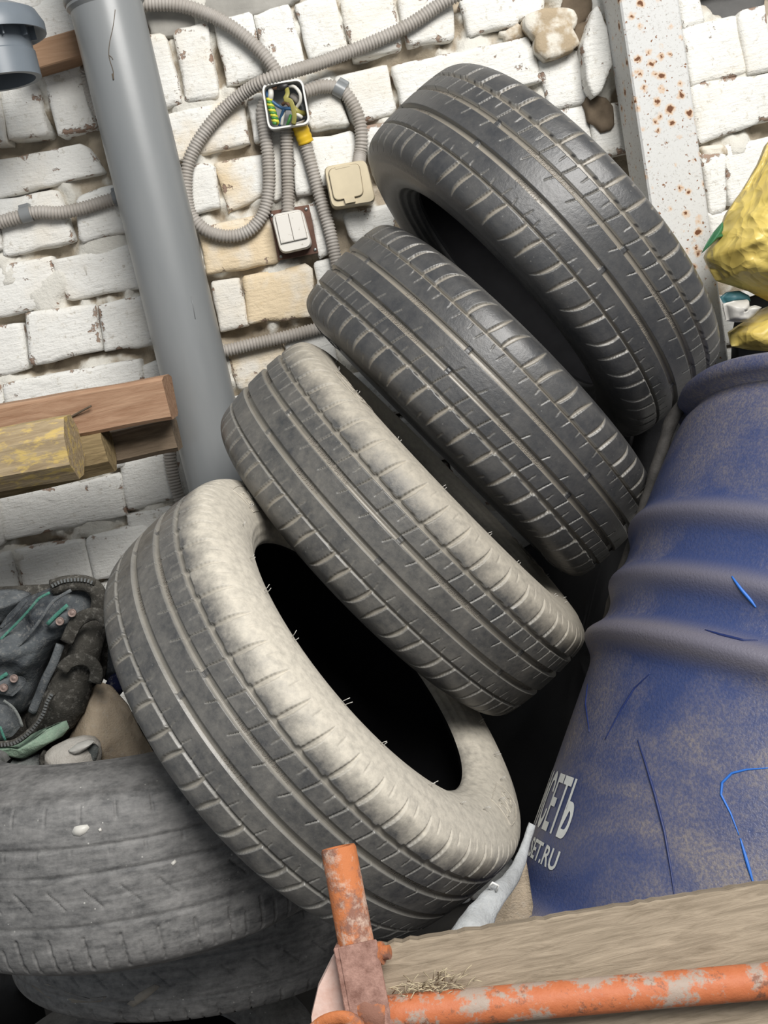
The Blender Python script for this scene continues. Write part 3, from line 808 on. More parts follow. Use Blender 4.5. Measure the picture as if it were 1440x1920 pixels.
# ------------------------------------------------------------------ tyres
FLARE = False
def profile(R, hw, ti):
    """outer profile as a fine polyline (s, r) from crown to bead, for +s; ti = bead radius"""
    k = hw / 0.0945; h = R - ti
    P = [(0, R), (0.02 * k, R - 0.0004), (0.045 * k, R - 0.0020), (0.062 * k, R - 0.0042), (0.072 * k, R - 0.0068), (0.080 * k, R - 0.0115), (0.0865 * k, R - 0.020),
         (0.0912 * k, R - 0.033), (0.0945 * k, R - 0.48 * h), (0.0935 * k, R - 0.62 * h), (0.089 * k, R - 0.77 * h), (0.081 * k, R - 0.88 * h), (0.075 * k, R - 0.94 * h), (0.072 * k, R - 0.985 * h), (0.066 * k, R - 1.0 * h)]
    if FLARE:
        P[8:] = [(0.098 * k, R - 0.45 * h), (0.103 * k, R - 0.60 * h), (0.106 * k, R - 0.76 * h), (0.107 * k, R - 0.88 * h), (0.106 * k, R - 0.94 * h), (0.101 * k, R - 0.985 * h), (0.094 * k, R - 1.0 * h)]
    return P
def arc_table(P):
    pts = catmull([Vector((s, r, 0)) for s, r in P], 12)
    L = [0.0]
    for a, b in zip(pts, pts[1:]): L.append(L[-1] + (b - a).length)
    return np.array(L), np.array([p.x for p in pts]), np.array([p.y for p in pts])
def grid_mesh(name, X, Y, Z, mat, wrap=True, attrs=None):
    """X.. arrays [theta, col]; closed in theta"""
    n, c = X.shape
    co = np.stack([X, Y, Z], -1).reshape(-1, 3).astype(np.float32)
    i = np.arange(n)[:, None]; j = np.arange(c - 1)[None, :]
    i2 = (i + 1) % n
    q = np.stack([i * c + j, i * c + j + 1, i2 * c + j + 1, i2 * c + j], -1).reshape(-1, 4)
    me = bpy.data.meshes.new(name)
    me.vertices.add(len(co)); me.vertices.foreach_set('co', co.ravel())
    me.loops.add(q.size); me.loops.foreach_set('vertex_index', q.ravel().astype(np.int32))
    me.polygons.add(len(q)); me.polygons.foreach_set('loop_start', np.arange(0, q.size, 4, dtype=np.int32))
    me.polygons.foreach_set('use_smooth', np.ones(len(q), dtype=bool))
    me.update(calc_edges=True)
    for k, a in (attrs or {}).items():
        at_ = me.attributes.new(k, 'FLOAT', 'POINT'); at_.data.foreach_set('value', a.ravel().astype(np.float32))
    if mat: me.materials.append(mat)
    return me
def sst(x): x = np.clip(x, 0, 1); return x * x * (3 - 2 * x)

def slot(v, tau, v0, v1, tc, wd, pitch, taper=0.0, soft=0.7):
    """soft-edged slit; tc(v) centre in pitch units, width wd mm (array or number)"""
    d = np.abs(((tau - tc) + 0.5) % 1.0 - 0.5) * pitch
    q = np.clip((v - v0) / (v1 - v0), 0, 1)
    w_ = wd * (1 - taper * q)
    if taper > 0.7: w_ = wd * (0.62 + 0.75 * np.sin(np.pi * np.clip(q, 0, 1) ** 0.85) - 0.45 * q)
    ins = sst((np.minimum(v - min(v0, v1), max(v0, v1) - v)) / 1.2 + 0.5)
    return sst((w_ / 2 - d) / soft + 0.5) * ins

def summer_tread(v, th):
    """groove depth (m) and dust flag for the patterned tyres; v in mm along the profile"""
    N = 48; pitch = 1890.0 / N; tau = th * N / (2 * np.pi)
    fr = tau % 1.0
    D = np.zeros_like(v * th); line = np.zeros_like(D); G = np.zeros_like(D)
    def main(vc, hw0, dep, hw1=None):
        hw1 = hw0 if hw1 is None else hw1
        return dep * sst((np.minimum(v - (vc - hw0), (vc + hw1) - v)) / 0.7 + 0.5)
    gA = main(46 + 0 * fr, 2.6, 6.0, 2.8 + 2.2 * (1 - fr))
    gB = main(18, 4.6, 6.5); gC = main(-18, 4.6, 6.5)
    gD = main(-48 + 0 * fr, 1.7 + 0.9 * ((th * 60 / (2 * np.pi)) % 1.0), 5.5, 2.0)
    bars = np.abs(((th / (2 * np.pi) * 8) + 0.5) % 1 - 0.5) * 1890 / 8 < 3.5
    gB = np.where(bars, gB * 0.55, gB); gC = np.where(bars, gC * 0.55, gC)
    D = np.maximum.reduce([gA, gB, gC, gD])
    G = np.maximum.reduce([gA / 6.0, gB / 6.5, gC / 6.5, gD / 5.5])
    G = sst((G - 0.75) / 0.25)
    line = np.where((np.abs(np.abs(v) - 18) < 3.4), 0.5 + 0.5 * np.sin(v * 2 * np.pi / 1.7), 0)
    def put(s, dep, g=0.95):
        nonlocal D, G
        D = np.maximum(D, s * dep); G = np.maximum(G, s * g)
    q = np.clip((v - 48) / 44, 0, 1)
    put(slot(v, tau, 48, 93, 0.10 + 0.32 * q - 0.12 * q * q, 5.0, pitch, 0.80), 4.6 * (1 - 0.55 * q))
    put(slot(v, tau, 80, 96, 0.62 + 0.10 * q, 2.4, pitch, 0.9), 0.9, 0.4)
    q2 = np.clip((46 - v) / 44, 0, 1)
    put(slot(v, tau, 46, 1, 0.08 - 0.26 * q2 - 0.16 * q2 * q2, 2.4, pitch, 0.62), 3.2, 0.4)
    put(slot(v, tau, 46, 31, 0.58 - 0.16 * q2, 1.9, pitch, 0.6), 2.0, 0.3)
    q3 = np.clip((v + 48) / 30, 0, 1)
    put(slot(v, tau, -46, -33, 0.02 + 0.2 * q3, 1.8, pitch, 0.6), 1.8, 0.3)
    put(slot(v, tau, -46, -37, 0.52 - 0.1 * q3, 1.7, pitch, 0.6), 1.6, 0.3)
    q4 = np.clip((-v - 48) / 44, 0, 1)
    NL = 30; pl = 1890.0 / NL; tl = th * NL / (2 * np.pi)
    put(slot(v, tl, -48, -92, 0.06 - 0.02 * q4 - 0.22 * q4 * q4, 5.0, pl, 0.72), 4.4 * (1 - 0.5 * q4))
    put(slot(v, tl, -48, -91, 0.50 - 0.26 * q4 + 0.10 * q4 * q4, 4.8, pl, 0.75), 4.0 * (1 - 0.5 * q4))
    gr = np.abs(np.gradient(D, axis=0)) + np.abs(np.gradient(D, axis=1))
    edge = np.clip(gr / 2.5, 0, 1) * (D < 1.2)
    return D / 1000, G, line + 0 * D, edge
def worn_tread(v, th):
    N = 84; pitch = 1700.0 / N; tau = th * N / (2 * np.pi)
    D = np.zeros_like(v * th); G = np.zeros_like(D)
    for vc, dep, hw in ((46, 1.6, 2.2), (17, 1.3, 2.0), (-8, 0.6, 1.2), (-38, 1.0, 2.4)):
        wob = 0.6 * np.sin(th * 7 + vc)
        D = np.maximum(D, dep * sst((hw - np.abs(v - vc - wob)) / 1.8 + 0.5))
    fr = np.sin(np.floor(tau) * 12.9898) * 0.5 + 0.5
    t2 = tau * 0.5
    D = np.maximum(D, 1.6 * slot(v, t2, 47, 36, 0.1 + 0 * v, 2.4, 2 * pitch, 0.6))
    q = np.clip((2 - v) / 22, 0, 1)
    D = np.maximum(D, 1.8 * slot(v, t2, 2, -20, 0.3 + 0.52 * q, 2.6, 2 * pitch, 0.3))
    q = np.clip((-v - 50) / 40, 0, 1)
    D = np.maximum(D, 2.2 * slot(v, t2, -50, -92, 0.15 + 0.12 * q, 2.8, 2 * pitch, 0.1))
    D = np.maximum(D, 1.5 * slot(v, t2, -62, -92, 0.62 + 0.1 * q, 2.4, 2 * pitch, 0.2))
    D = np.maximum(D, 1.6 * slot(v, t2, 72, 92, 0.4 + 0 * v, 2.6, 2 * pitch, 0.3))
    D = D * 1.35
    return D / 1000, D / 3.0, 0 * D, 0 * D

def tyre_meshes(R, hw, ti, fn, nth, nv, edge_mm, nside=180):
    L, S, Rr = arc_table(profile(R, hw, ti))
    v = np.linspace(-edge_mm, edge_mm, nv)
    if fn is summer_tread:
        ex = [c_ + sg_ * 4.6 + d_ for c_ in (18, -18) for sg_ in (-1, 1) for d_ in (-0.36, 0.36)] + [43.4 - .36, 43.4 + .36, -46 + .36, -46 - .36]
        v = np.sort(np.concatenate([v, ex]))
        nv = len(v)
    v = v[None, :]
    th = (np.arange(nth) / nth * 2 * np.pi)[:, None]
    D, G, line, edge = fn(v * np.ones((nth, 1)), th * np.ones((1, nv)))
    av = np.abs(v) / 1000; sg = np.sign(v)
    s = np.interp(av, L, S) * sg; r = np.interp(av, L, Rr)
    ds = np.gradient(np.interp(av, L, S)[0] * sg[0]); dr = np.gradient(r[0]); ln = np.hypot(ds, dr)
    ns, nr = -dr / ln, ds / ln                 # outward normal in the (s, r) plane
    s2 = s - D * ns[None, :]; r2 = r - D * nr[None, :]
    tread = grid_mesh('tread', r2 * np.cos(th), r2 * np.sin(th), s2 * np.ones_like(r2), None, attrs={'groove': G, 'line': line, 'edge': edge})
    Le = edge_mm / 1000
    th2 = (np.arange(nside) / nside * 2 * np.pi)[:, None]
    u = np.linspace(Le, L[-1], 34)
    ss, rr = np.interp(u, L, S), np.interp(u, L, Rr)
    for a, hgt in ((Le + 0.012, 0.0007), (L[-1] - 0.030, 0.0012), (L[-1] - 0.018, 0.0012)):      # moulding rings
        ss = ss + hgt * np.exp(-((u - a) / 0.0022) ** 2)
    sides = []
    for sgn in (1, -1):
        X = rr[None, :] * np.cos(th2); Y = rr[None, :] * np.sin(th2); Z = sgn * ss[None, :] * np.ones_like(X)
        sides.append(grid_mesh('sidewall', X, Y, Z, None))
    k = hw / 0.0945; h = R - ti
    inn = [((0.094 if FLARE else 0.066) * k, ti), ((0.086 if FLARE else 0.060) * k, ti + 0.004), ((0.084 if FLARE else 0.063) * k, ti + 0.014), ((0.084 if FLARE else 0.074) * k, R - 0.72 * h), (0.0845 * k, R - 0.5 * h), (0.084 * k, R - 0.034), (0.072 * k, R - 0.018), (0.04 * k, R - 0.013), (0, R - 0.012)]
    inn = inn + [(-s_, r_) for s_, r_ in inn[-2::-1]]
    ii = np.array(inn); X = ii[:, 1][None] * np.cos(th2); Y = ii[:, 1][None] * np.sin(th2)
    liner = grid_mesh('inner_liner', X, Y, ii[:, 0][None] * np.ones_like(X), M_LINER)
    return tread, sides, liner

def wrap_text(s, size, R, z, theta0, flip=False, ext=0.0005):
    V, Fc = text_vf(s, size, ext)
    w_ = max(p.x for p in V); out = []
    for p in V:
        x = p.x - w_ / 2; y = p.y - size * 0.34
        if flip: x, y = -x, -y
        a = theta0 + x / R
        out.append(Vector(((R + p.z) * math.cos(a), (R + p.z) * math.sin(a), z + y)))
    return out, Fc
RT, HWT, TI = 0.3005, 0.0928, 0.193
tread_me, side_me, liner_me = tyre_meshes(RT, HWT, TI, summer_tread, 1760, 156, 97)
def letter_mesh(txt, z):
    v_, f_ = wrap_text(txt, 0.0086, RT - 0.0066, z, 0.0)
    return new_mesh('lettering', v_, f_, M_LETTER, smooth=False)
letter_hp = letter_mesh('HIGH PERFORMANCE', 0.0178)
letter_sz = letter_mesh('185/60 R15 =', -0.0178)
# raised panel with lettering on the +Z sidewall
def side_text(s, size, rad, th0, zs, framed=True):
    V, Fc = text_vf(s, size, 0.0006)
    w_ = max(p.x for p in V); out = []
    Lp, Sp, Rp = arc_table(profile(RT, HWT, TI))
    def put(x, y, dz):
        r = rad + y; i = np.argmin(np.abs(Rp - r) + (Lp < 0.05) * 9); a = th0 - x / rad
        return Vector((r * math.cos(a), r * math.sin(a), Sp[i] + 0.0004 + dz))
    for p in V: out.append(put(p.x - w_ / 2, p.y - size * 0.34, p.z))
    parts = [(out, Fc)]
    if framed:
        hw_, hh = w_ / 2 + 0.008, size * 0.62
        pth = [(-hw_, -hh), (0, -hh * 1.15), (hw_, -hh), (hw_ + 0.002, 0), (hw_, hh), (0, hh * 1.15), (-hw_, hh), (-hw_ - 0.002, 0), (-hw_, -hh)]
        pl_ = [Vector((x, y, 0)) for x, y in pth]
        fine_ = resample(pl_, 0.003)
        parts.append(tube_vf([put(p.x, p.y, 0.0002) for p in fine_], 0.0006, 5))
    return join_vf(parts)
def tyre(name, label, c, ax, mats, flip=False, spin=0.0, meshes=None, letters=True, group=None, extra=(), letter_px=None):
    c = Vector(c) + Vector((0, 0, H)); ax = Vector(ax).normalized() * (-1 if flip else 1)
    M = frame(c, ax) @ Matrix.Rotation(spin, 4, 'Z')
    t_ = thing(name, label, 'tire', mat=M, group=group)
    tr, sd, ln = meshes
    for nm, me, mt in (('tread', tr, mats), ('sidewall', sd[0], mats), ('sidewall', sd[1], mats), ('inner_liner', ln, None)):
        if mt and not me.materials: me.materials.append(mt)
        o = obj(nm, me, t_)
        if nm == 'tread': trd = o
        if mt:
            o.material_slots[0].link = 'OBJECT'; o.material_slots[0].material = mt
    if letters:
        for k in range(8):
            for me in (letter_hp, letter_sz):
                obj('lettering', me, trd).rotation_euler.z = 2 * math.pi * (k + 0.42) / 8
        a0 = 0.0
        if letter_px:
            d = ray(*letter_px); az = M.to_3x3() @ Vector((0, 0, 1)); k = (c + az * HWT * 0.97 - CAM).dot(az) / d.dot(az)
            q = M.inverted() @ (CAM + d * k); a0 = math.atan2(q.y, q.x)
        for th0 in (a0, a0 + math.pi):
            v, f = SMC
            o = obj('sidewall_lettering', smc_me, t_); o.rotation_euler.z = th0
            o.material_slots[0].link = 'OBJECT'; o.material_slots[0].material = mats
    # thin rubber hairs left by the mould along the shoulder
    for (sgn, lo, hi, n, ln_) in extra:
        rng = random.Random(int(abs(c.x) * 1e4)); parts = []
        for k in range(n):
            a = lo + (hi - lo) * (k + rng.uniform(-0.2, 0.2)) / n
            for da in (0, 0.018):
                r = RT - 0.065 if ln_ > 0 else RT - 0.02
                L_ = abs(ln_) * rng.uniform(0.7, 1.2)
                p = Vector((r * math.cos(a + da), r * math.sin(a + da), sgn * HWT * 0.985))
                q = p + Vector((rng.uniform(-.3, .3), rng.uniform(-.3, .3), sgn)).normalized() * L_
                q2 = q + Vector((math.cos(a), math.sin(a), 0.3 * sgn)) * L_ * 0.4
                parts.append(tube_vf([p, p.lerp(q, 0.6), q.lerp(q2, 0.4)], 0.0004, 4))
        v, f = join_vf(parts)
        tag(mk('rubber_hairs', v, f, M_HAIR, t_, local=True), kind='stuff')
    return t_
SMC = side_text('SMC', 0.030, 0.247, 0.0, 1)
smc_me = new_mesh('sidewall_lettering', SMC[0], SMC[1], M_TIRE4, smooth=False)
TM = (tread_me, side_me, liner_me)
GT = 'leaning patterned tyres'
tyre('tire', 'black patterned tyre topmost of the leaning stack, against the steel post', (.3046, 1.6334, -.0061), (.8552, .0744, .5129), M_TIRE1, False, 0.9, TM, group=GT)
tyre('tire', 'black patterned tyre second from the top of the leaning stack', (.1745, 1.6166, -.1972), (.8385, .0458, .5429), M_TIRE2, True, 0.35, TM, group=GT)
tyre('tire', 'dusty patterned tyre third from the top of the leaning stack', (.0252, 1.5055, -.3351), (.8433, -.0065, .5375), M_TIRE3, False, 0.62, TM, group=GT, extra=[(1, 0, 2 * math.pi, 18, 0.005)])
tyre('tire', 'beige dusted patterned tyre lowest of the leaning stack, its hole showing', (-.1231, 1.2753, -.4744), (.8594, -.0829, .5046), M_TIRE4, False, 0.2, TM, group=GT, letter_px=(948, 1512), extra=[(1, 0, 2 * math.pi, 22, 0.009)])
# worn tyres lying and leaning below
FLARE = True
WA = tyre_meshes(0.267, 0.1035, 0.160, worn_tread, 1000, 110, 108)
FLARE = False
tyre('tire', 'worn bald grey tyre lying flat under the beige sacks', (-.3943, 1.3065, -.6066), (.0859, .2076, .9744), M_WORN, False, 0.0, WA, letters=False)
WB = tyre_meshes(0.296, 0.078, 0.190, worn_tread, 1000, 100, 84)
tyre('tire', 'worn grey tyre with pale smears lying beneath the bald one', (-.4089, 1.5526, -.874), (.1287, .2371, .9629), M_WORN, False, 1.0, WB, letters=False)
tyre('tire', 'grey tyre on the floor showing its sidewall under the flat tyres', (-0.555, 1.43, 0.088 - H), (0.03, -0.05, 1.0), M_WORN, False, 0.4, WB, letters=False)
WE = tyre_meshes(0.140, 0.046, 0.075, worn_tread, 600, 80, 50)
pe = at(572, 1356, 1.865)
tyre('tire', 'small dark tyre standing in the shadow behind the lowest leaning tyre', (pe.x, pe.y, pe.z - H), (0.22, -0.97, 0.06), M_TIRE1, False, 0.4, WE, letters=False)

# ------------------------------------------------------------------ blue drum
DC = Vector((0.4688, 1.1929, -0.6155 + H)); DA = Vector((0.5456, 0.3339, 0.7687)).normalized()
RD = 0.2852
MD = frame(DC, DA)
dr = thing('plastic_drum', 'dusty blue plastic drum with white print leaning beside the tyres', 'drum', mat=MD)
prof = [(0.0, -0.555), (0.20, -0.560), (0.262, -0.578), (0.278, -0.572), (0.2835, -0.555), (RD, -0.52)]
def bulge(z):
    b = 0.019 * math.exp(-((z - 0.006) / 0.018) ** 2) + 0.012 * math.exp(-((z - 0.080) / 0.017) ** 2) + 0.012 * math.exp(-((z - 0.158) / 0.017) ** 2)
    b += 0.016 * math.exp(-((z + 0.33) / 0.020) ** 2)
    return b
z = -0.51
while z < 0.30:
    taper = 0.0 if z < 0.17 else -0.006 * ((z - 0.17) / 0.13) ** 2
    prof.append((RD + bulge(z) + taper, z)); z += 0.005
prof += [(RD - 0.008, 0.310), (RD - 0.014, 0.322), (RD - 0.016, 0.330), (RD + 0.001, 0.334), (RD + 0.006, 0.340), (RD + 0.006, 0.350), (RD + 0.002, 0.356), (RD - 0.006, 0.357), (RD - 0.014, 0.350), (RD - 0.02, 0.338), (0.0, 0.338)]
v, f = lathe_vf([p for p in prof], Matrix.Identity(4), 160)
o = mk('drum_body', v, f, M_DRUM, dr, local=True)
o.data.attributes.new('crest', 'FLOAT', 'POINT').data.foreach_set('value', [min(1, bulge(q.z) / 0.013) if hasattr(q, 'z') else 0 for q in v])
MDi = MD.inverted()
def on_drum(x, y):
    """pixel -> (phi, z) on the drum surface"""
    o_ = MDi @ CAM; d = MDi.to_3x3() @ ray(x, y)
    A = d.x ** 2 + d.y ** 2; B = 2 * (o_.x * d.x + o_.y * d.y); C = o_.x ** 2 + o_.y ** 2 - RD ** 2
    disc = B * B - 4 * A * C
    if disc < 0: t_ = -B / (2 * A)
    else: t_ = (-B - math.sqrt(disc)) / (2 * A)
    p = o_ + d * t_
    return math.atan2(p.y, p.x), p.z
def drum_pt(phi, z, h=0.0):
    r = RD + bulge(z) + h
    return Vector((r * math.cos(phi), r * math.sin(phi), z))
def drum_text(s, size, xs, right_px, base_px, name):
    """text wrapped on the drum; right end and baseline read from the photograph"""
    V, Fc = text_vf(s, size, 0.0, True)
    xm = max(p.x for p in V)
    phi, z = on_drum(*right_px)
    out = [drum_pt(phi + (p.x - xm) * xs / RD, z + p.y, 0.0009) for p in V]
    mk(name, out, Fc, M_DRUM_TXT, dr, smooth=False, local=True)
if __name__ == '__main__':
    drum_text('ИСЕТЬ', 0.088, 0.44, (1060, 1574), None, 'print_large')
    drum_text('SET.RU', 0.031, 0.95, (1040, 1634), None, 'print_small')
def scratch(pts, mat, r=0.0011):
    P = []
    for a, b in zip(pts, pts[1:]):
        for k in range(8):
            x = a[0] + (b[0] - a[0]) * k / 8; y = a[1] + (b[1] - a[1]) * k / 8
            P.append(drum_pt(*on_drum(x, y), 0.0002))
    v, f = tube_vf(P, lambda i, n: r * (0.35 + 0.65 * math.sin(math.pi * (i + 0.5) / n)), 6)
    mk('scratch', v, f, mat, dr, local=True)
scratch([(1382, 1088), (1398, 1112), (1412, 1130), (1420, 1142)], M_SCRATCH, 0.0020)
scratch([(1440, 1440), (1400, 1443), (1372, 1450), (1354, 1468), (1352, 1490), (1370, 1525), (1388, 1572)], M_SCRATCH, 0.0014)
scratch([(1388, 1572), (1402, 1620), (1415, 1665)], M_SCRATCH, 0.0018)
scratch([(1196, 1388), (1210, 1430), (1228, 1490), (1246, 1560), (1258, 1630), (1266, 1690)], M_SCRATCH_D, 0.0016)
scratch([(1220, 1262), (1190, 1290), (1165, 1330), (1130, 1395)], M_SCRATCH_D, 0.0012)
scratch([(1330, 1186), (1360, 1196), (1400, 1206), (1428, 1204)], M_SCRATCH_D, 0.0016)
scratch([(1102, 1282), (1098, 1320), (1106, 1380)], M_SCRATCH_D, 0.0012)

# dirty black hose squeezed between drum and tyres
hp = []
for x, y, dY in ((1288, 752, .10), (1262, 790, .10), (1243, 850, .09), (1222, 920, .09), (1200, 990, .09), (1180, 1050, .09), (1160, 1110, .10), (1140, 1175, .10)):
    d = ray(x - 3, y); tc = (DC + DA * 0.2 - CAM).dot(FWD)
    hp.append(CAM + d * 1.43)
v, f = tube_vf(resample(catmull(hp), 0.008), lambda i, n: 0.009 + 0.0022 * noise.noise(Vector((i * 0.35, 2.0, 0))), 12)
tag(mk('rubber_hose', v, f, M_HOSE), 'dirty black rubber hose squeezed between the drum and the tyres', 'hose')

# white sack edge between lowest tyre and drum
sp = [CAM + ray(x, y) * d for x, y, d in ((998, 1545, 1.13), (986, 1582, 1.12), (974, 1618, 1.10), (955, 1652, 1.08), (928, 1680, 1.05), (905, 1712, 1.03), (886, 1748, 1.01), (866, 1800, 1.00))]
wd = [0.004, 0.005, 0.007, 0.009, 0.011, 0.014, 0.019, 0.026]
path = resample(catmull(sp), 0.006)
v, f = tube_vf(path, lambda i, n: np.interp(i / n * 7, range(8), wd) * (1 + 0.12 * noise.noise(Vector((i * 0.5, 0, 0)))), 14, squash=(Vector((0.7, 0.0, 0.7)).normalized(), 0.55))
sk = thing('white_sack', 'grey white woven sack wedged between the lowest tyre and the blue drum', 'sack', loc=path[-1])
mk('rolled_edge', v, f, M_SACK_G, sk)
v, f = pillow_vf([(880, 1760), (905, 1722), (935, 1690), (960, 1660), (985, 1600), (1000, 1700), (960, 1900), (860, 1960), (800, 1900)], 1.03, 0.004, 0.05, 48, 7, 0.006, 20, 3)
mk('sack_body', v, f, M_SACK, sk)
tp_ = CAM + ray(922, 1668) * 1.048
v, f = tube_vf([tp_, tp_ + Vector((-0.002, -0.004, 0.006)), tp_ + Vector((0.002, -0.006, 0.011)), tp_ + Vector((0.007, -0.005, 0.006)), tp_ + Vector((0.004, -0.004, 0.0))], 0.0012, 6)
mk('string', v, f, M_WHITEPL, sk)

# ------------------------------------------------------------------ timbers on the left
def beam(name, label, pts_end, dirv, half_w, half_h, mat, L, chamfer=0.004, octo=False, seed=0, taper=1.0, roll=0.0):
    """beam running from its visible end towards -X"""
    e = Vector(pts_end); d = Vector(dirv).normalized()
    up = (Vector((0, 0, 1)) - d * d.z).normalized(); side = d.cross(up)
    up, side = up * math.cos(roll) + side * math.sin(roll), side * math.cos(roll) - up * math.sin(roll)
    if octo:
        sec = [(1, .45), (.45, 1), (-.45, 1), (-1, .45), (-1, -.45), (-.45, -1), (.45, -1), (1, -.45)]
    else:
        k, k2 = 1 - chamfer / half_w, 1 - chamfer / half_h
        sec = [(1, k2), (k, 1), (-k, 1), (-1, k2), (-1, -k2), (-k, -1), (k, -1), (1, -k2)]
    n = int(L / 0.012); V, Fc = [], []
    for i in range(n + 1):
        t_ = L * i / n
        for a, b in sec:
            q = e + d * t_ + side * a * half_w + up * b * half_h
            nn = noise.noise(Vector((t_ * 14 + seed, a * 1.3, b * 1.3)))
            q += (side * a + up * b) * nn * 0.0016
            if i == 0: q += d * 0.004 * (abs(a) + abs(b) - 0.8) + d * 0.004 * noise.noise(Vector((a * 3, b * 3, seed)))
            V.append(q)
    for i in range(n):
        for k in range(8):
            k2_ = (k + 1) % 8
            Fc.append((i * 8 + k, (i + 1) * 8 + k, (i + 1) * 8 + k2_, i * 8 + k2_))
    Fc.append(tuple(range(8))); Fc.append(tuple(n * 8 + k for k in range(7, -1, -1)))
    o = mk(name, V, Fc, mat, smooth=False)
    return tag(smooth_by_angle(o, 25), label, 'timber')
YB = 1.66
e1 = at(325, 743, YB); s1 = at(0, 800, YB)
b1 = thing('timber_beam', 'reddish sawn timber beam with a bent nail resting before the wall', 'timber', loc=e1)
tmp = beam('wood', 'x', e1, s1 - e1, 0.034, 0.033, M_WOOD_RED, 0.62, 0.005, seed=1)
for k in ('label', 'category'): del tmp[k]
tmp.data.transform(Matrix.Translation(-e1)); tmp.parent = b1
v, f = tube_vf(resample(catmull([at(126, 786, YB - 0.034), at(140, 778, YB - 0.038), at(158, 768, YB - 0.042), at(171, 761, YB - 0.044)]), 0.004), 0.0016, 8)
mk('nail', v, f, M_SEAM, b1)
beam('timber_plank', 'dark weathered timber under the reddish beam', at(336, 812, 1.72), at(100, 862, 1.72) - at(336, 812, 1.72), 0.03, 0.026, M_WOOD_DARK, 0.66, 0.007, seed=4)
e3 = at(144, 836, 1.56); d3 = at(-60, 872, 1.56) - e3
beam('timber_post', 'eight sided timber with flaking yellow paint in front of the reddish beam', e3, d3, 0.045, 0.045, M_WOOD_YEL, 0.52, octo=True, seed=8)
e4 = at(208, 838, 1.655); d4 = at(0, 886, 1.655) - e4
beam('timber_post', 'ochre eight sided timber with a notched end behind the yellow one', e4, d4, 0.032, 0.038, M_WOOD_OCHRE, 0.56, octo=True, seed=11)
# heap that carries the timbers, out of frame to the left
v, f = box_vf((-0.95, 1.62, at(0, 900, 1.6).z / 2 - 0.015), (0.05, 0, 0), (0, 0.12, 0), (0, 0, at(0, 900, 1.6).z / 2 - 0.015), 0.004)
tag(mk('timber_trestle', v, f, M_WOOD_DARK, smooth=False), 'dark timber trestle holding up the beams', 'trestle')

# ------------------------------------------------------------------ work clothes and sacks on the flat tyre
def Z5(L, s=4.5, ox=0, oy=1080): return [(ox + (x if x > -50 else x * 5 + (40 if y > 900 else -30)) / s, oy + y / s) for x, y in L]
def crease(k, amp, ang):
    ca, sa = math.cos(ang), math.sin(ang)
    def fn(q):
        u = q.x * ca + q.z * sa
        return amp * math.sin(u * k + 2.5 * noise.noise(q * 12))
    return fn
jk = thing('work_jacket', 'crumpled dark work jacket with green piping, snaps and open zip', 'jacket', loc=at(60, 1400, 1.38))
YJ = 1.40
v, f = pillow_vf(Z5([(-120, 560), (0, 430), (60, 330), (200, 180), (300, 150), (450, 90), (600, 85), (710, 115), (775, 190), (780, 280), (700, 390), (590, 480), (480, 600), (380, 800), (310, 980), (250, 1120), (120, 1180), (-120, 1000)]), YJ, 0.060, 0.05, 96, 18, 0.016, 20, 1, fold=crease(90, 0.006, 0.9))
mk('jacket_body', v, f, M_JACKET, jk)
v, f = pillow_vf([(-150, 1190), (-120, 1130), (-60, 1104), (40, 1098), (110, 1094), (170, 1092), (195, 1120), (204, 1180), (200, 1260), (170, 1330), (120, 1400), (70, 1446), (-60, 1450), (-130, 1400)], YJ + 0.03, 0.03, 0.04, 60, 8, 0.008, 18, 31)
mk('jacket_back', v, f, M_SLEEVE, jk)
v, f = pillow_vf(Z5([(-100, 150), (0, 115), (120, 110), (200, 125), (280, 150), (190, 240), (60, 380), (-60, 480)]), YJ + 0.02, 0.045, 0.03, 56, 8, 0.010, 18, 2, fold=crease(60, 0.004, 0.5))
mk('collar', v, f, M_JACKET_B, jk)
v, f = pillow_vf(Z5([(-60, 900), (0, 875), (60, 838), (200, 850), (225, 890), (180, 950), (110, 1015), (60, 1005), (-60, 970)]), YJ - 0.062, 0.010, 0.006, 40, 6, 0.003, 30, 3)
fl1 = mk('pocket_flap', v, f, M_JACKET_B, jk)
v, f = pillow_vf(Z5([(380, 425), (470, 330), (560, 240), (640, 285), (655, 330), (600, 390), (500, 440), (430, 450)]), YJ - 0.058, 0.010, 0.006, 40, 6, 0.003, 30, 4)
fl2 = mk('pocket_flap', v, f, M_JACKET_B, jk)
v, f = pillow_vf(Z5([(-80, 1030), (0, 1040), (70, 1075), (140, 1150), (185, 1260), (110, 1350), (30, 1385), (-80, 1390)]), YJ - 0.05, 0.022, 0.02, 48, 7, 0.006, 22, 5)
mk('hem_panel', v, f, M_JACKET_B, jk)
for x, y in ((610, 312), (507, 382), (120, 864), (34, 942)):
    p = at(*Z5([(x, y)])[0], YJ - 0.072)
    v, f = lathe_vf([(0.0055, 0.0), (0.0055, 0.0022), (0.0050, 0.0034), (0.0042, 0.0024), (0.0026, 0.0024), (0.0020, 0.0032)], frame(p, (0.1, -1, 0.25)), 20)
    mk('snap_button', v, f, M_COPPER, fl2 if y < 600 else fl1)
def ribbon(name, L, Y, r, mat, parent, flat=0.4, sides=8):
    P = [at(x, y, Y if len(q) < 3 else Y + q[2]) for q in L for x, y in [Z5([q[:2]])[0]]]
    v, f = tube_vf(resample(catmull(P), 0.004), r, sides, squash=(Vector((0, 1, 0)), flat))
    return mk(name, v, f, mat, parent)
ribbon('green_trim', [(400, 408), (460, 345), (520, 290), (572, 246)], YJ - 0.070, 0.0026, M_PIPING, jk)
ribbon('green_trim', [(-20, 880), (20, 850), (64, 822)], YJ - 0.070, 0.0026, M_PIPING, jk)
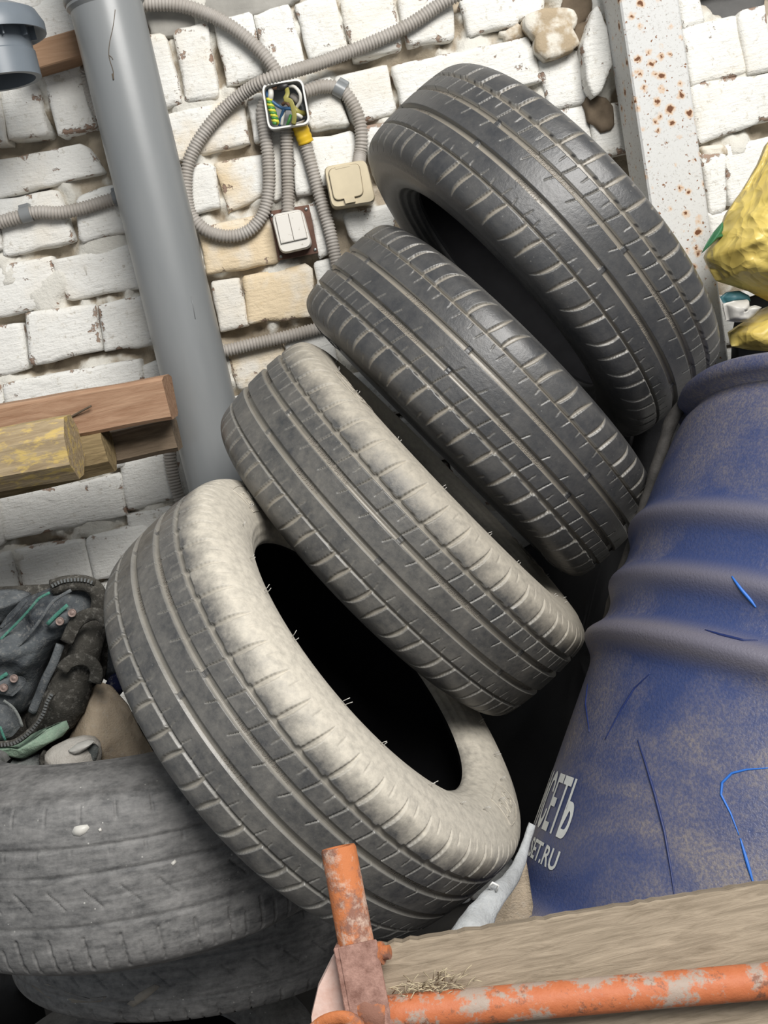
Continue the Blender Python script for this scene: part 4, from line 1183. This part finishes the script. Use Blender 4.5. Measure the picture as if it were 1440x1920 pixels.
ribbon('piping', [(0, 540), (90, 450), (180, 360), (260, 270), (330, 190), (420, 140)], YJ - 0.052, 0.0018, M_PIPING, jk)
ribbon('seam', [(0, 740), (120, 620), (240, 500), (340, 370), (420, 250), (480, 190), (600, 120)], YJ - 0.060, 0.0022, M_JACKET_B, jk)
ribbon('seam', [(0, 440), (80, 370), (160, 280), (230, 200)], YJ - 0.046, 0.0022, M_JACKET, jk)
ribbon('green_trim', [(0, 1270), (25, 1340), (45, 1385)], YJ - 0.075, 0.0018, M_PIPING, jk)
ribbon('seam', [(30, 1050), (110, 1110), (160, 1190), (188, 1270)], YJ - 0.072, 0.0020, M_GREYC, jk)
v, f = tube_vf(resample(catmull([at(*Z5([q])[0], YJ - 0.02) for q in [(440, 100), (560, 66), (690, 60), (790, 95), (835, 170), (835, 260), (800, 330)]]), 0.005), lambda i, n: 0.0112, 12, squash=(Vector((0, 1, 0)), 0.7))
mk('collar_band', v, f, M_SLEEVE, jk)
def zipper(pts, Y, size=0.0022):
    path = resample(catmull([at(*Z5([q])[0], Y) for q in pts]), 0.0042); parts = []
    for i, p in enumerate(path[:-1]):
        t_ = (path[i + 1] - p).normalized(); s_ = t_.cross(Vector((0, -1, 0))).normalized()
        parts.append(box_vf(p, t_ * 0.0011, s_ * size, Vector((0, 0.0015, 0))))
        v1, f1 = tube_vf([p + Vector((0, 0.002, 0)) for p in path], size * 1.9, 8, squash=(Vector((0, 1, 0)), 0.25))
    zt_ = mk('zip_tape', v1, f1, M_SLEEVE, jk)
    v1, f1 = join_vf(parts)
    tag(mk('zip_teeth', v1, f1, M_METAL, zt_, smooth=False), kind='stuff')
zipper([(445, 80), (520, 45), (620, 30), (720, 34), (800, 62)], YJ - 0.03)
zipper([(-40, 1425), (60, 1420), (140, 1398), (240, 1325), (320, 1235), (370, 1150), (400, 1060), (450, 980)], YJ - 0.085)
sleeveP = [at(*Z5([q[:2]])[0], YJ - 0.035 + q[2]) for q in [(850, 330, .05), (790, 440, .02), (740, 560, 0), (690, 720, 0), (610, 900, 0), (540, 1040, 0), (450, 1180, .005), (330, 1290, .01)]]
srad = [0.016, 0.0185, 0.0205, 0.022, 0.028, 0.032, 0.030, 0.022]
spath = resample(catmull(sleeveP), 0.005)
v, f = tube_vf(spath, lambda i, n: np.interp(i / n * 7, range(8), srad) * (1 + 0.16 * noise.noise(Vector((i * 0.45, 1, 0)))), 18, squash=(Vector((0, 1, 0)), 0.8))
slv = mk('sleeve', v, f, M_SLEEVE, jk)
for q in ([(520, 800), (580, 730), (680, 700), (770, 730), (815, 810), (800, 900)], [(560, 560), (640, 400), (740, 330), (850, 330), (915, 420)]):
    P = [at(*Z5([a])[0], YJ - 0.066) for a in q]
    v, f = tube_vf(resample(catmull(P), 0.005), 0.0088, 10, squash=(Vector((0, 1, 0)), 0.28))
    mk('strap', v, f, M_SLEEVE, slv)
v, f = tube_vf(resample(catmull([at(*Z5([q])[0], YJ - 0.05) for q in [(510, 580), (450, 740), (380, 880), (320, 1030), (270, 1150)]]), 0.005), 0.006, 10, squash=(Vector((0, 1, 0)), 0.6))
mk('placket_edge', v, f, M_JACKET_B, jk)
v, f = pillow_vf(Z5([(-60, 1440), (60, 1440), (160, 1450), (250, 1395), (400, 1290), (560, 1215), (585, 1280), (530, 1350), (420, 1410), (300, 1490), (220, 1535), (140, 1530), (40, 1500), (-60, 1490)]), YJ - 0.07, 0.018, 0.02, 60, 6, 0.006, 30, 6, fold=crease(120, 0.003, 1.2))
mk('green_cuff', v, f, M_GREEN, jk)
v, f = pillow_vf(Z5([(-80, 1470), (40, 1500), (160, 1545), (330, 1500), (360, 1600), (300, 1700), (60, 1720), (-80, 1720)]), YJ - 0.06, 0.02, 0.03, 48, 6, 0.006, 25, 7)
mk('grey_lining', v, f, M_GREYC, jk)
v, f = pillow_vf(Z5([(840, 640), (900, 545), (960, 500), (1000, 700), (1010, 820), (930, 900), (860, 860)]), YJ + 0.06, 0.02, 0.03, 40, 6, 0.005, 25, 8)
tag(mk('dark_rag', v, f, M_JACKET), 'dark green black rag between the jacket sleeve and the lowest leaning tyre', 'rag')
v, f = pillow_vf(Z5([(890, 905), (930, 840), (1000, 800), (1060, 950), (1000, 1020), (950, 960)]), YJ + 0.03, 0.012, 0.02, 40, 6, 0.004, 30, 9)
tag(mk('navy_rag', v, f, M_NAVY), 'small navy blue rag above the beige sack', 'rag')
v, f = pillow_vf(Z5([(760, 960), (840, 890), (940, 925), (1010, 1010), (1080, 1090), (1140, 1220), (1230, 1400), (1350, 1600), (1250, 1700), (900, 1720), (640, 1700), (560, 1420), (620, 1280), (700, 1090)]), YJ - 0.01, 0.045, 0.04, 72, 10, 0.010, 14, 10, fold=crease(45, 0.006, 0.3))
tag(mk('beige_sack', v, f, M_SACK), 'beige woven plastic sack crumpled between the jacket and the leaning tyre', 'sack')
s2 = thing('rolled_sack', 'pale woven sack rolled up on the bald tyre, its fold hollow', 'sack', loc=at(140, 1425, 1.33))
v, f = pillow_vf(Z5([(375, 1500), (440, 1440), (560, 1385), (700, 1360), (800, 1370), (850, 1420), (860, 1500), (840, 1640), (640, 1700), (380, 1700)]), YJ - 0.075, 0.030, 0.03, 60, 9, 0.005, 20, 11)
mk('roll', v, f, M_SACK_W, s2)
v, f = pillow_vf(Z5([(575, 1470), (640, 1420), (740, 1385), (800, 1392), (770, 1430), (680, 1490), (620, 1500)]), YJ - 0.098, 0.010, 0.01, 40, 6, 0.003, 25, 12)
mk('white_fold', v, f, M_BAGWHITE, s2)
v, f = pillow_vf(Z5([(640, 1510), (740, 1440), (800, 1410), (835, 1440), (815, 1540), (780, 1590), (660, 1590)]), YJ - 0.092, 0.004, 0.01, 40, 5, 0.002, 25, 13)
mk('dark_hollow', v, f, M_GREYC, s2)
v, f = tube_vf(resample(catmull([at(*Z5([q])[0], YJ - 0.075) for q in [(385, 1480), (352, 1530), (358, 1600)]]), 0.004), 0.0035, 8)
mk('drawstring', v, f, M_SLEEVE, s2)

# ------------------------------------------------------------------ yellow bag and wrapping behind the drum
YY = 1.66
def crumple(seed, a1=0.016, f1=9):
    def fn(q):
        s = 0
        for k, (fr, am) in enumerate(((f1, a1), (f1 * 2.2, a1 * 0.5), (f1 * 5, a1 * 0.18))):
            s += am * (1 - 2 * abs(noise.noise(q * fr + Vector((seed, k * 3, 0)))))
        return s
    return fn
def Zb(L): return [(1240 + x / 3.69, 240 + y / 3.69) for x, y in L]
yb = thing('yellow_bag', 'crumpled yellow plastic bag with a green print beside the steel post', 'bag', loc=at(1420, 660, YY))
v, f = pillow_vf(Zb([(900, 60), (740, 90), (690, 220), (620, 340), (560, 440), (500, 520), (455, 590), (420, 690), (370, 780), (320, 850), (300, 900), (345, 1000), (380, 1060), (480, 1090), (600, 1130), (740, 1200), (1000, 1260), (1200, 900), (1150, 300)]), YY, 0.075, 0.06, 160, 26, 0.004, 30, 21, fold=crumple(4, 0.020, 10))
mk('bag_body', v, f, M_YELLOW, yb)
v, f = pillow_vf(Zb([(275, 870), (310, 800), (360, 720), (425, 645), (432, 690), (415, 720), (432, 748), (380, 775), (350, 800), (330, 820)]), YY - 0.012, 0.012, 0.006, 40, 5, 0.002, 30, 22)
mk('green_print', v, f, M_BAGGREEN, yb)
v, f = pillow_vf(Zb([(470, 1420), (540, 1370), (640, 1310), (740, 1230), (900, 1200), (1000, 1500), (740, 1545), (600, 1535), (480, 1510)]), YY + 0.02, 0.04, 0.05, 60, 9, 0.004, 30, 23, fold=crumple(9, 0.010, 12))
mk('bag_tail', v, f, M_YELLOW, yb)
v, f = pillow_vf(Zb([(425, 1215), (500, 1195), (600, 1185), (605, 1240), (650, 1225), (695, 1240), (640, 1300), (590, 1340), (520, 1345), (450, 1335)]), YY - 0.02, 0.014, 0.02, 56, 8, 0.003, 30, 24, fold=crumple(2, 0.007, 22))
tag(mk('white_wrapper', v, f, M_BAGWHITE), 'crumpled white plastic wrapper below the yellow bag', 'wrapper')
v, f = pillow_vf(Zb([(405, 1170), (450, 1135), (540, 1125), (610, 1160), (620, 1200), (500, 1205), (430, 1215)]), YY + 0.0, 0.014, 0.02, 40, 6, 0.003, 30, 25)
tag(mk('teal_wrapper', v, f, M_BAGTEAL), 'teal plastic scrap between the yellow bag and the white wrapper', 'wrapper')
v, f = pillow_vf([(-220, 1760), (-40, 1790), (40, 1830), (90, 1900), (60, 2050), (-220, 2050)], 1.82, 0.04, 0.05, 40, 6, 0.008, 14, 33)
tag(mk('shade_filler', v, f, M_SHADE_BLACK), 'added black filler standing in for the shade beside the flat worn tyres', 'bag')  # added piece, darkens the lower left gap where only shade lies
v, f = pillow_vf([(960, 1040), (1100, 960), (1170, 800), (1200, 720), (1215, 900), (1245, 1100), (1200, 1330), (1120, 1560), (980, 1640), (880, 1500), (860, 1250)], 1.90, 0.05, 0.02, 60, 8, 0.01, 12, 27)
tag(mk('shade_sheet', v, f, M_SHADE_BLACK), 'added black sheet standing in for the shade between the tyres and the drum', 'shade filler')  # added sheet that blackens the shaded gap and hides the bright wall
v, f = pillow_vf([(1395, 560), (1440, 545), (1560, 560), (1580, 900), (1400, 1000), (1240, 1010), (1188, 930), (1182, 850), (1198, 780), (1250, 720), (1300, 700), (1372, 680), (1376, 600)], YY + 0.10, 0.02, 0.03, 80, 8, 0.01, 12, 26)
tag(mk('shade_filler', v, f, M_SHADE_BLACK), 'added black filler standing in for the shade behind the blue drum', 'bag')  # added piece, its black stands for the shade between post, tyres and drum

# ------------------------------------------------------------------ rusty cart in front
YC = 0.775
CT = math.radians(-24)                     # the cart side leans back, its top away from the viewer
CU = Vector((0, -math.sin(CT), math.cos(CT))); CN = Vector((0, math.cos(CT), math.sin(CT)))
C0 = at(640, 1760, YC)
def cp(x, y, off=0.0):                     # pixel -> point on the leaning side of the cart
    d = ray(x, y)
    return CAM + d * ((C0 + CN * off - CAM).dot(CN) / d.dot(CN))
ct = thing('garden_cart', 'rusty orange pipe framed cart with a weathered plank side', 'cart', loc=(C0.x, YC, 0))
rp = 0.0145
pt = cp(634, 1588)
LP_ = pt.z / CU.z                          # length of the post down to the floor
PM = frame(pt - CU * LP_, CU)
v, f = lathe_vf([(rp, 0.0), (rp, LP_ - 0.002), (rp - 0.001, LP_), (rp - 0.004, LP_), (rp - 0.0045, LP_ - 0.03)], PM, 28)
smooth_by_angle(mk('corner_post', v, f, M_RUST, ct), 50)
hb = (cp(640, 1768) - pt).dot(CU) + LP_
bb = pt - CU * LP_ + CU * (hb / 2)
prt = [box_vf(bb + Vector((0.0025, 0, 0)) - CN * (rp + 0.003), (0.0155, 0, 0), CN * 0.0022, CU * (hb / 2), 0.0008),
       box_vf(bb + Vector((-0.0145, 0, 0)) - CN * 0.004, (0.0022, 0, 0), CN * 0.0150, CU * (hb / 2), 0.0008)]
v, f = join_vf(prt); mk('angle_bracket', v, f, M_BROWN, ct, smooth=False)
nut = [(0.0105, 0.0), (0.0105, 0.006), (0.0088, 0.0062), (0.0088, 0.013), (0.0055, 0.0135), (0.0055, 0.019)]
v, f = lathe_vf(nut, frame(cp(689, 1790, -0.008), Vector((1, -0.30, 0.1))), 14)
smooth_by_angle(mk('bolt', v, f, M_RUST, ct), 30)
# whitish flange plate left of the post
pq = [cp(640, 1772), cp(622, 1800), cp(597, 1850), cp(584, 1905), cp(588, 1990), cp(655, 1990)]
v, f = loft_vf([[p + Vector((0, 0.004, 0)) for p in pq], [p + Vector((0, -0.001, 0)) for p in pq]])
mk('flange_plate', v, f, M_PINK, ct, smooth=False)
v, f = tube_vf(resample(catmull([cp(585, 1935, -.02), cp(610, 1915, -.024), cp(640, 1908, -.026), (cp(665, 1916, -.026)), cp(676, 1940, -.024)]), 0.004), 0.006, 10, squash=(Vector((0, 1, 0)), 0.6))
mk('bent_strap', v, f, M_RUST, ct)
# orange rail and lower rail
r0, r1 = cp(688, 1904, -0.006), cp(1520, 1832, -0.006)
v, f = tube_vf(resample([r0, r1], 0.03), 0.0135, 28); mk('rail', v, f, M_ORANGE, ct)
w0 = cp(682, 1900, -0.006)
v, f = tube_vf(resample(catmull([cp(676, 1868, -.004), cp(684, 1884, -.006), cp(698, 1898, -.008), cp(722, 1900, -.008)]), 0.003), lambda i, n: 0.0150 + 0.0014 * noise.noise(Vector((i * 0.7, 5, 0))), 14)
mk('weld', v, f, M_RUST, ct)
# plank behind the rail
pa, pb = cp(664, 1781, 0.012), cp(1560, 1637, 0.012)
dx = (pb - pa); Lp = dx.length; ux = dx.normalized(); uz = CU; uz = (uz - ux * ux.dot(uz)).normalized(); uy = uz.cross(ux)
n = 60; V, Fc = [], []
for i in range(n + 1):
    p = pa + ux * (Lp * i / n)
    e = 0.0016 * noise.fractal(Vector((i * 0.9, 1, 2)), 1, 2, 3)
    for (a, b) in ((0, -0.002 + e), (0.002, e), (0.020, e), (0.022, -0.002 + e), (0.022, -0.13), (0, -0.13)):
        V.append(p + CN * a + uz * b)
for i in range(n):
    for k in range(6):
        k2 = (k + 1) % 6
        Fc.append((i * 6 + k, i * 6 + k2, (i + 1) * 6 + k2, (i + 1) * 6 + k))
Fc.append((0, 5, 4, 3, 2, 1)); Fc.append(tuple(n * 6 + k for k in range(6)))
mk('side_plank', V, Fc, M_PLANK, ct, smooth=False)
# the far end post and wheels keep the cart standing (out of frame)
v, f = lathe_vf([(rp, 0.0), (rp, LP_)], frame(pt - CU * LP_ + Vector((0.75, 0, 0)), CU), 20); mk('corner_post', v, f, M_RUST, ct)
# tuft of straw lying on the rail against the plank
rng = random.Random(3); parts = []
c0 = cp(805, 1853, -0.004)
for k in range(110):
    p = c0 + Vector((rng.gauss(0, 0.0135), rng.uniform(-0.008, 0.010), rng.gauss(0, 0.0035)))
    d = Vector((rng.uniform(-1, 1), rng.uniform(-.4, .4), rng.uniform(-.5, .6))).normalized() * rng.uniform(0.006, 0.014)
    parts.append(tube_vf([p, p + d * 0.5 + Vector((0, 0, 0.001)), p + d], 0.00045, 3))
v, f = join_vf(parts)
tag(mk('straw_tuft', v, f, M_STRAW), 'small tuft of dry straw on the orange cart rail', 'straw', kind='stuff')

# white paint splashes dried on the worn tyres
bpy.context.view_layer.update()
def splash(pts, mat, name):
    P_ = []
    for x, y in pts:
        l_, n_, ob_ = surf_pt(x, y, 0.0008)
        if l_ is None: return
        P_.append((l_, n_, ob_))
    root = P_[0][2]
    while root.parent is not None: root = root.parent
    c_ = sum((q[0] for q in P_), Vector()) / len(P_); n_ = P_[0][1]
    V_ = [q[0] for q in P_] + [c_ + n_ * 0.0012] + [q[0] - q[1] * 0.0015 for q in P_]
    m_ = len(P_)
    F_ = [(i, (i + 1) % m_, m_) for i in range(m_)] + [(i, m_ + 1 + i, m_ + 1 + (i + 1) % m_, (i + 1) % m_) for i in range(m_)]
    mk(name, V_, F_, mat, root)
splash([(135, 1560), (140, 1550), (152, 1547), (164, 1546), (168, 1552), (160, 1562), (150, 1568), (138, 1566)], M_BAGWHITE, 'paint_splash')
splash([(184, 1555), (189, 1552), (191, 1557), (187, 1560)], M_BAGWHITE, 'paint_splash')
splash([(320, 1618), (328, 1612), (331, 1616), (324, 1624)], M_BAGWHITE, 'paint_splash')
splash([(60, 1848), (90, 1845), (130, 1862), (170, 1872), (200, 1868), (190, 1878), (140, 1880), (90, 1870)], M_LETTER, 'pale_smear')
splash([(238, 1882), (260, 1862), (290, 1845), (300, 1850), (275, 1872), (250, 1888)], M_LETTER, 'pale_smear')
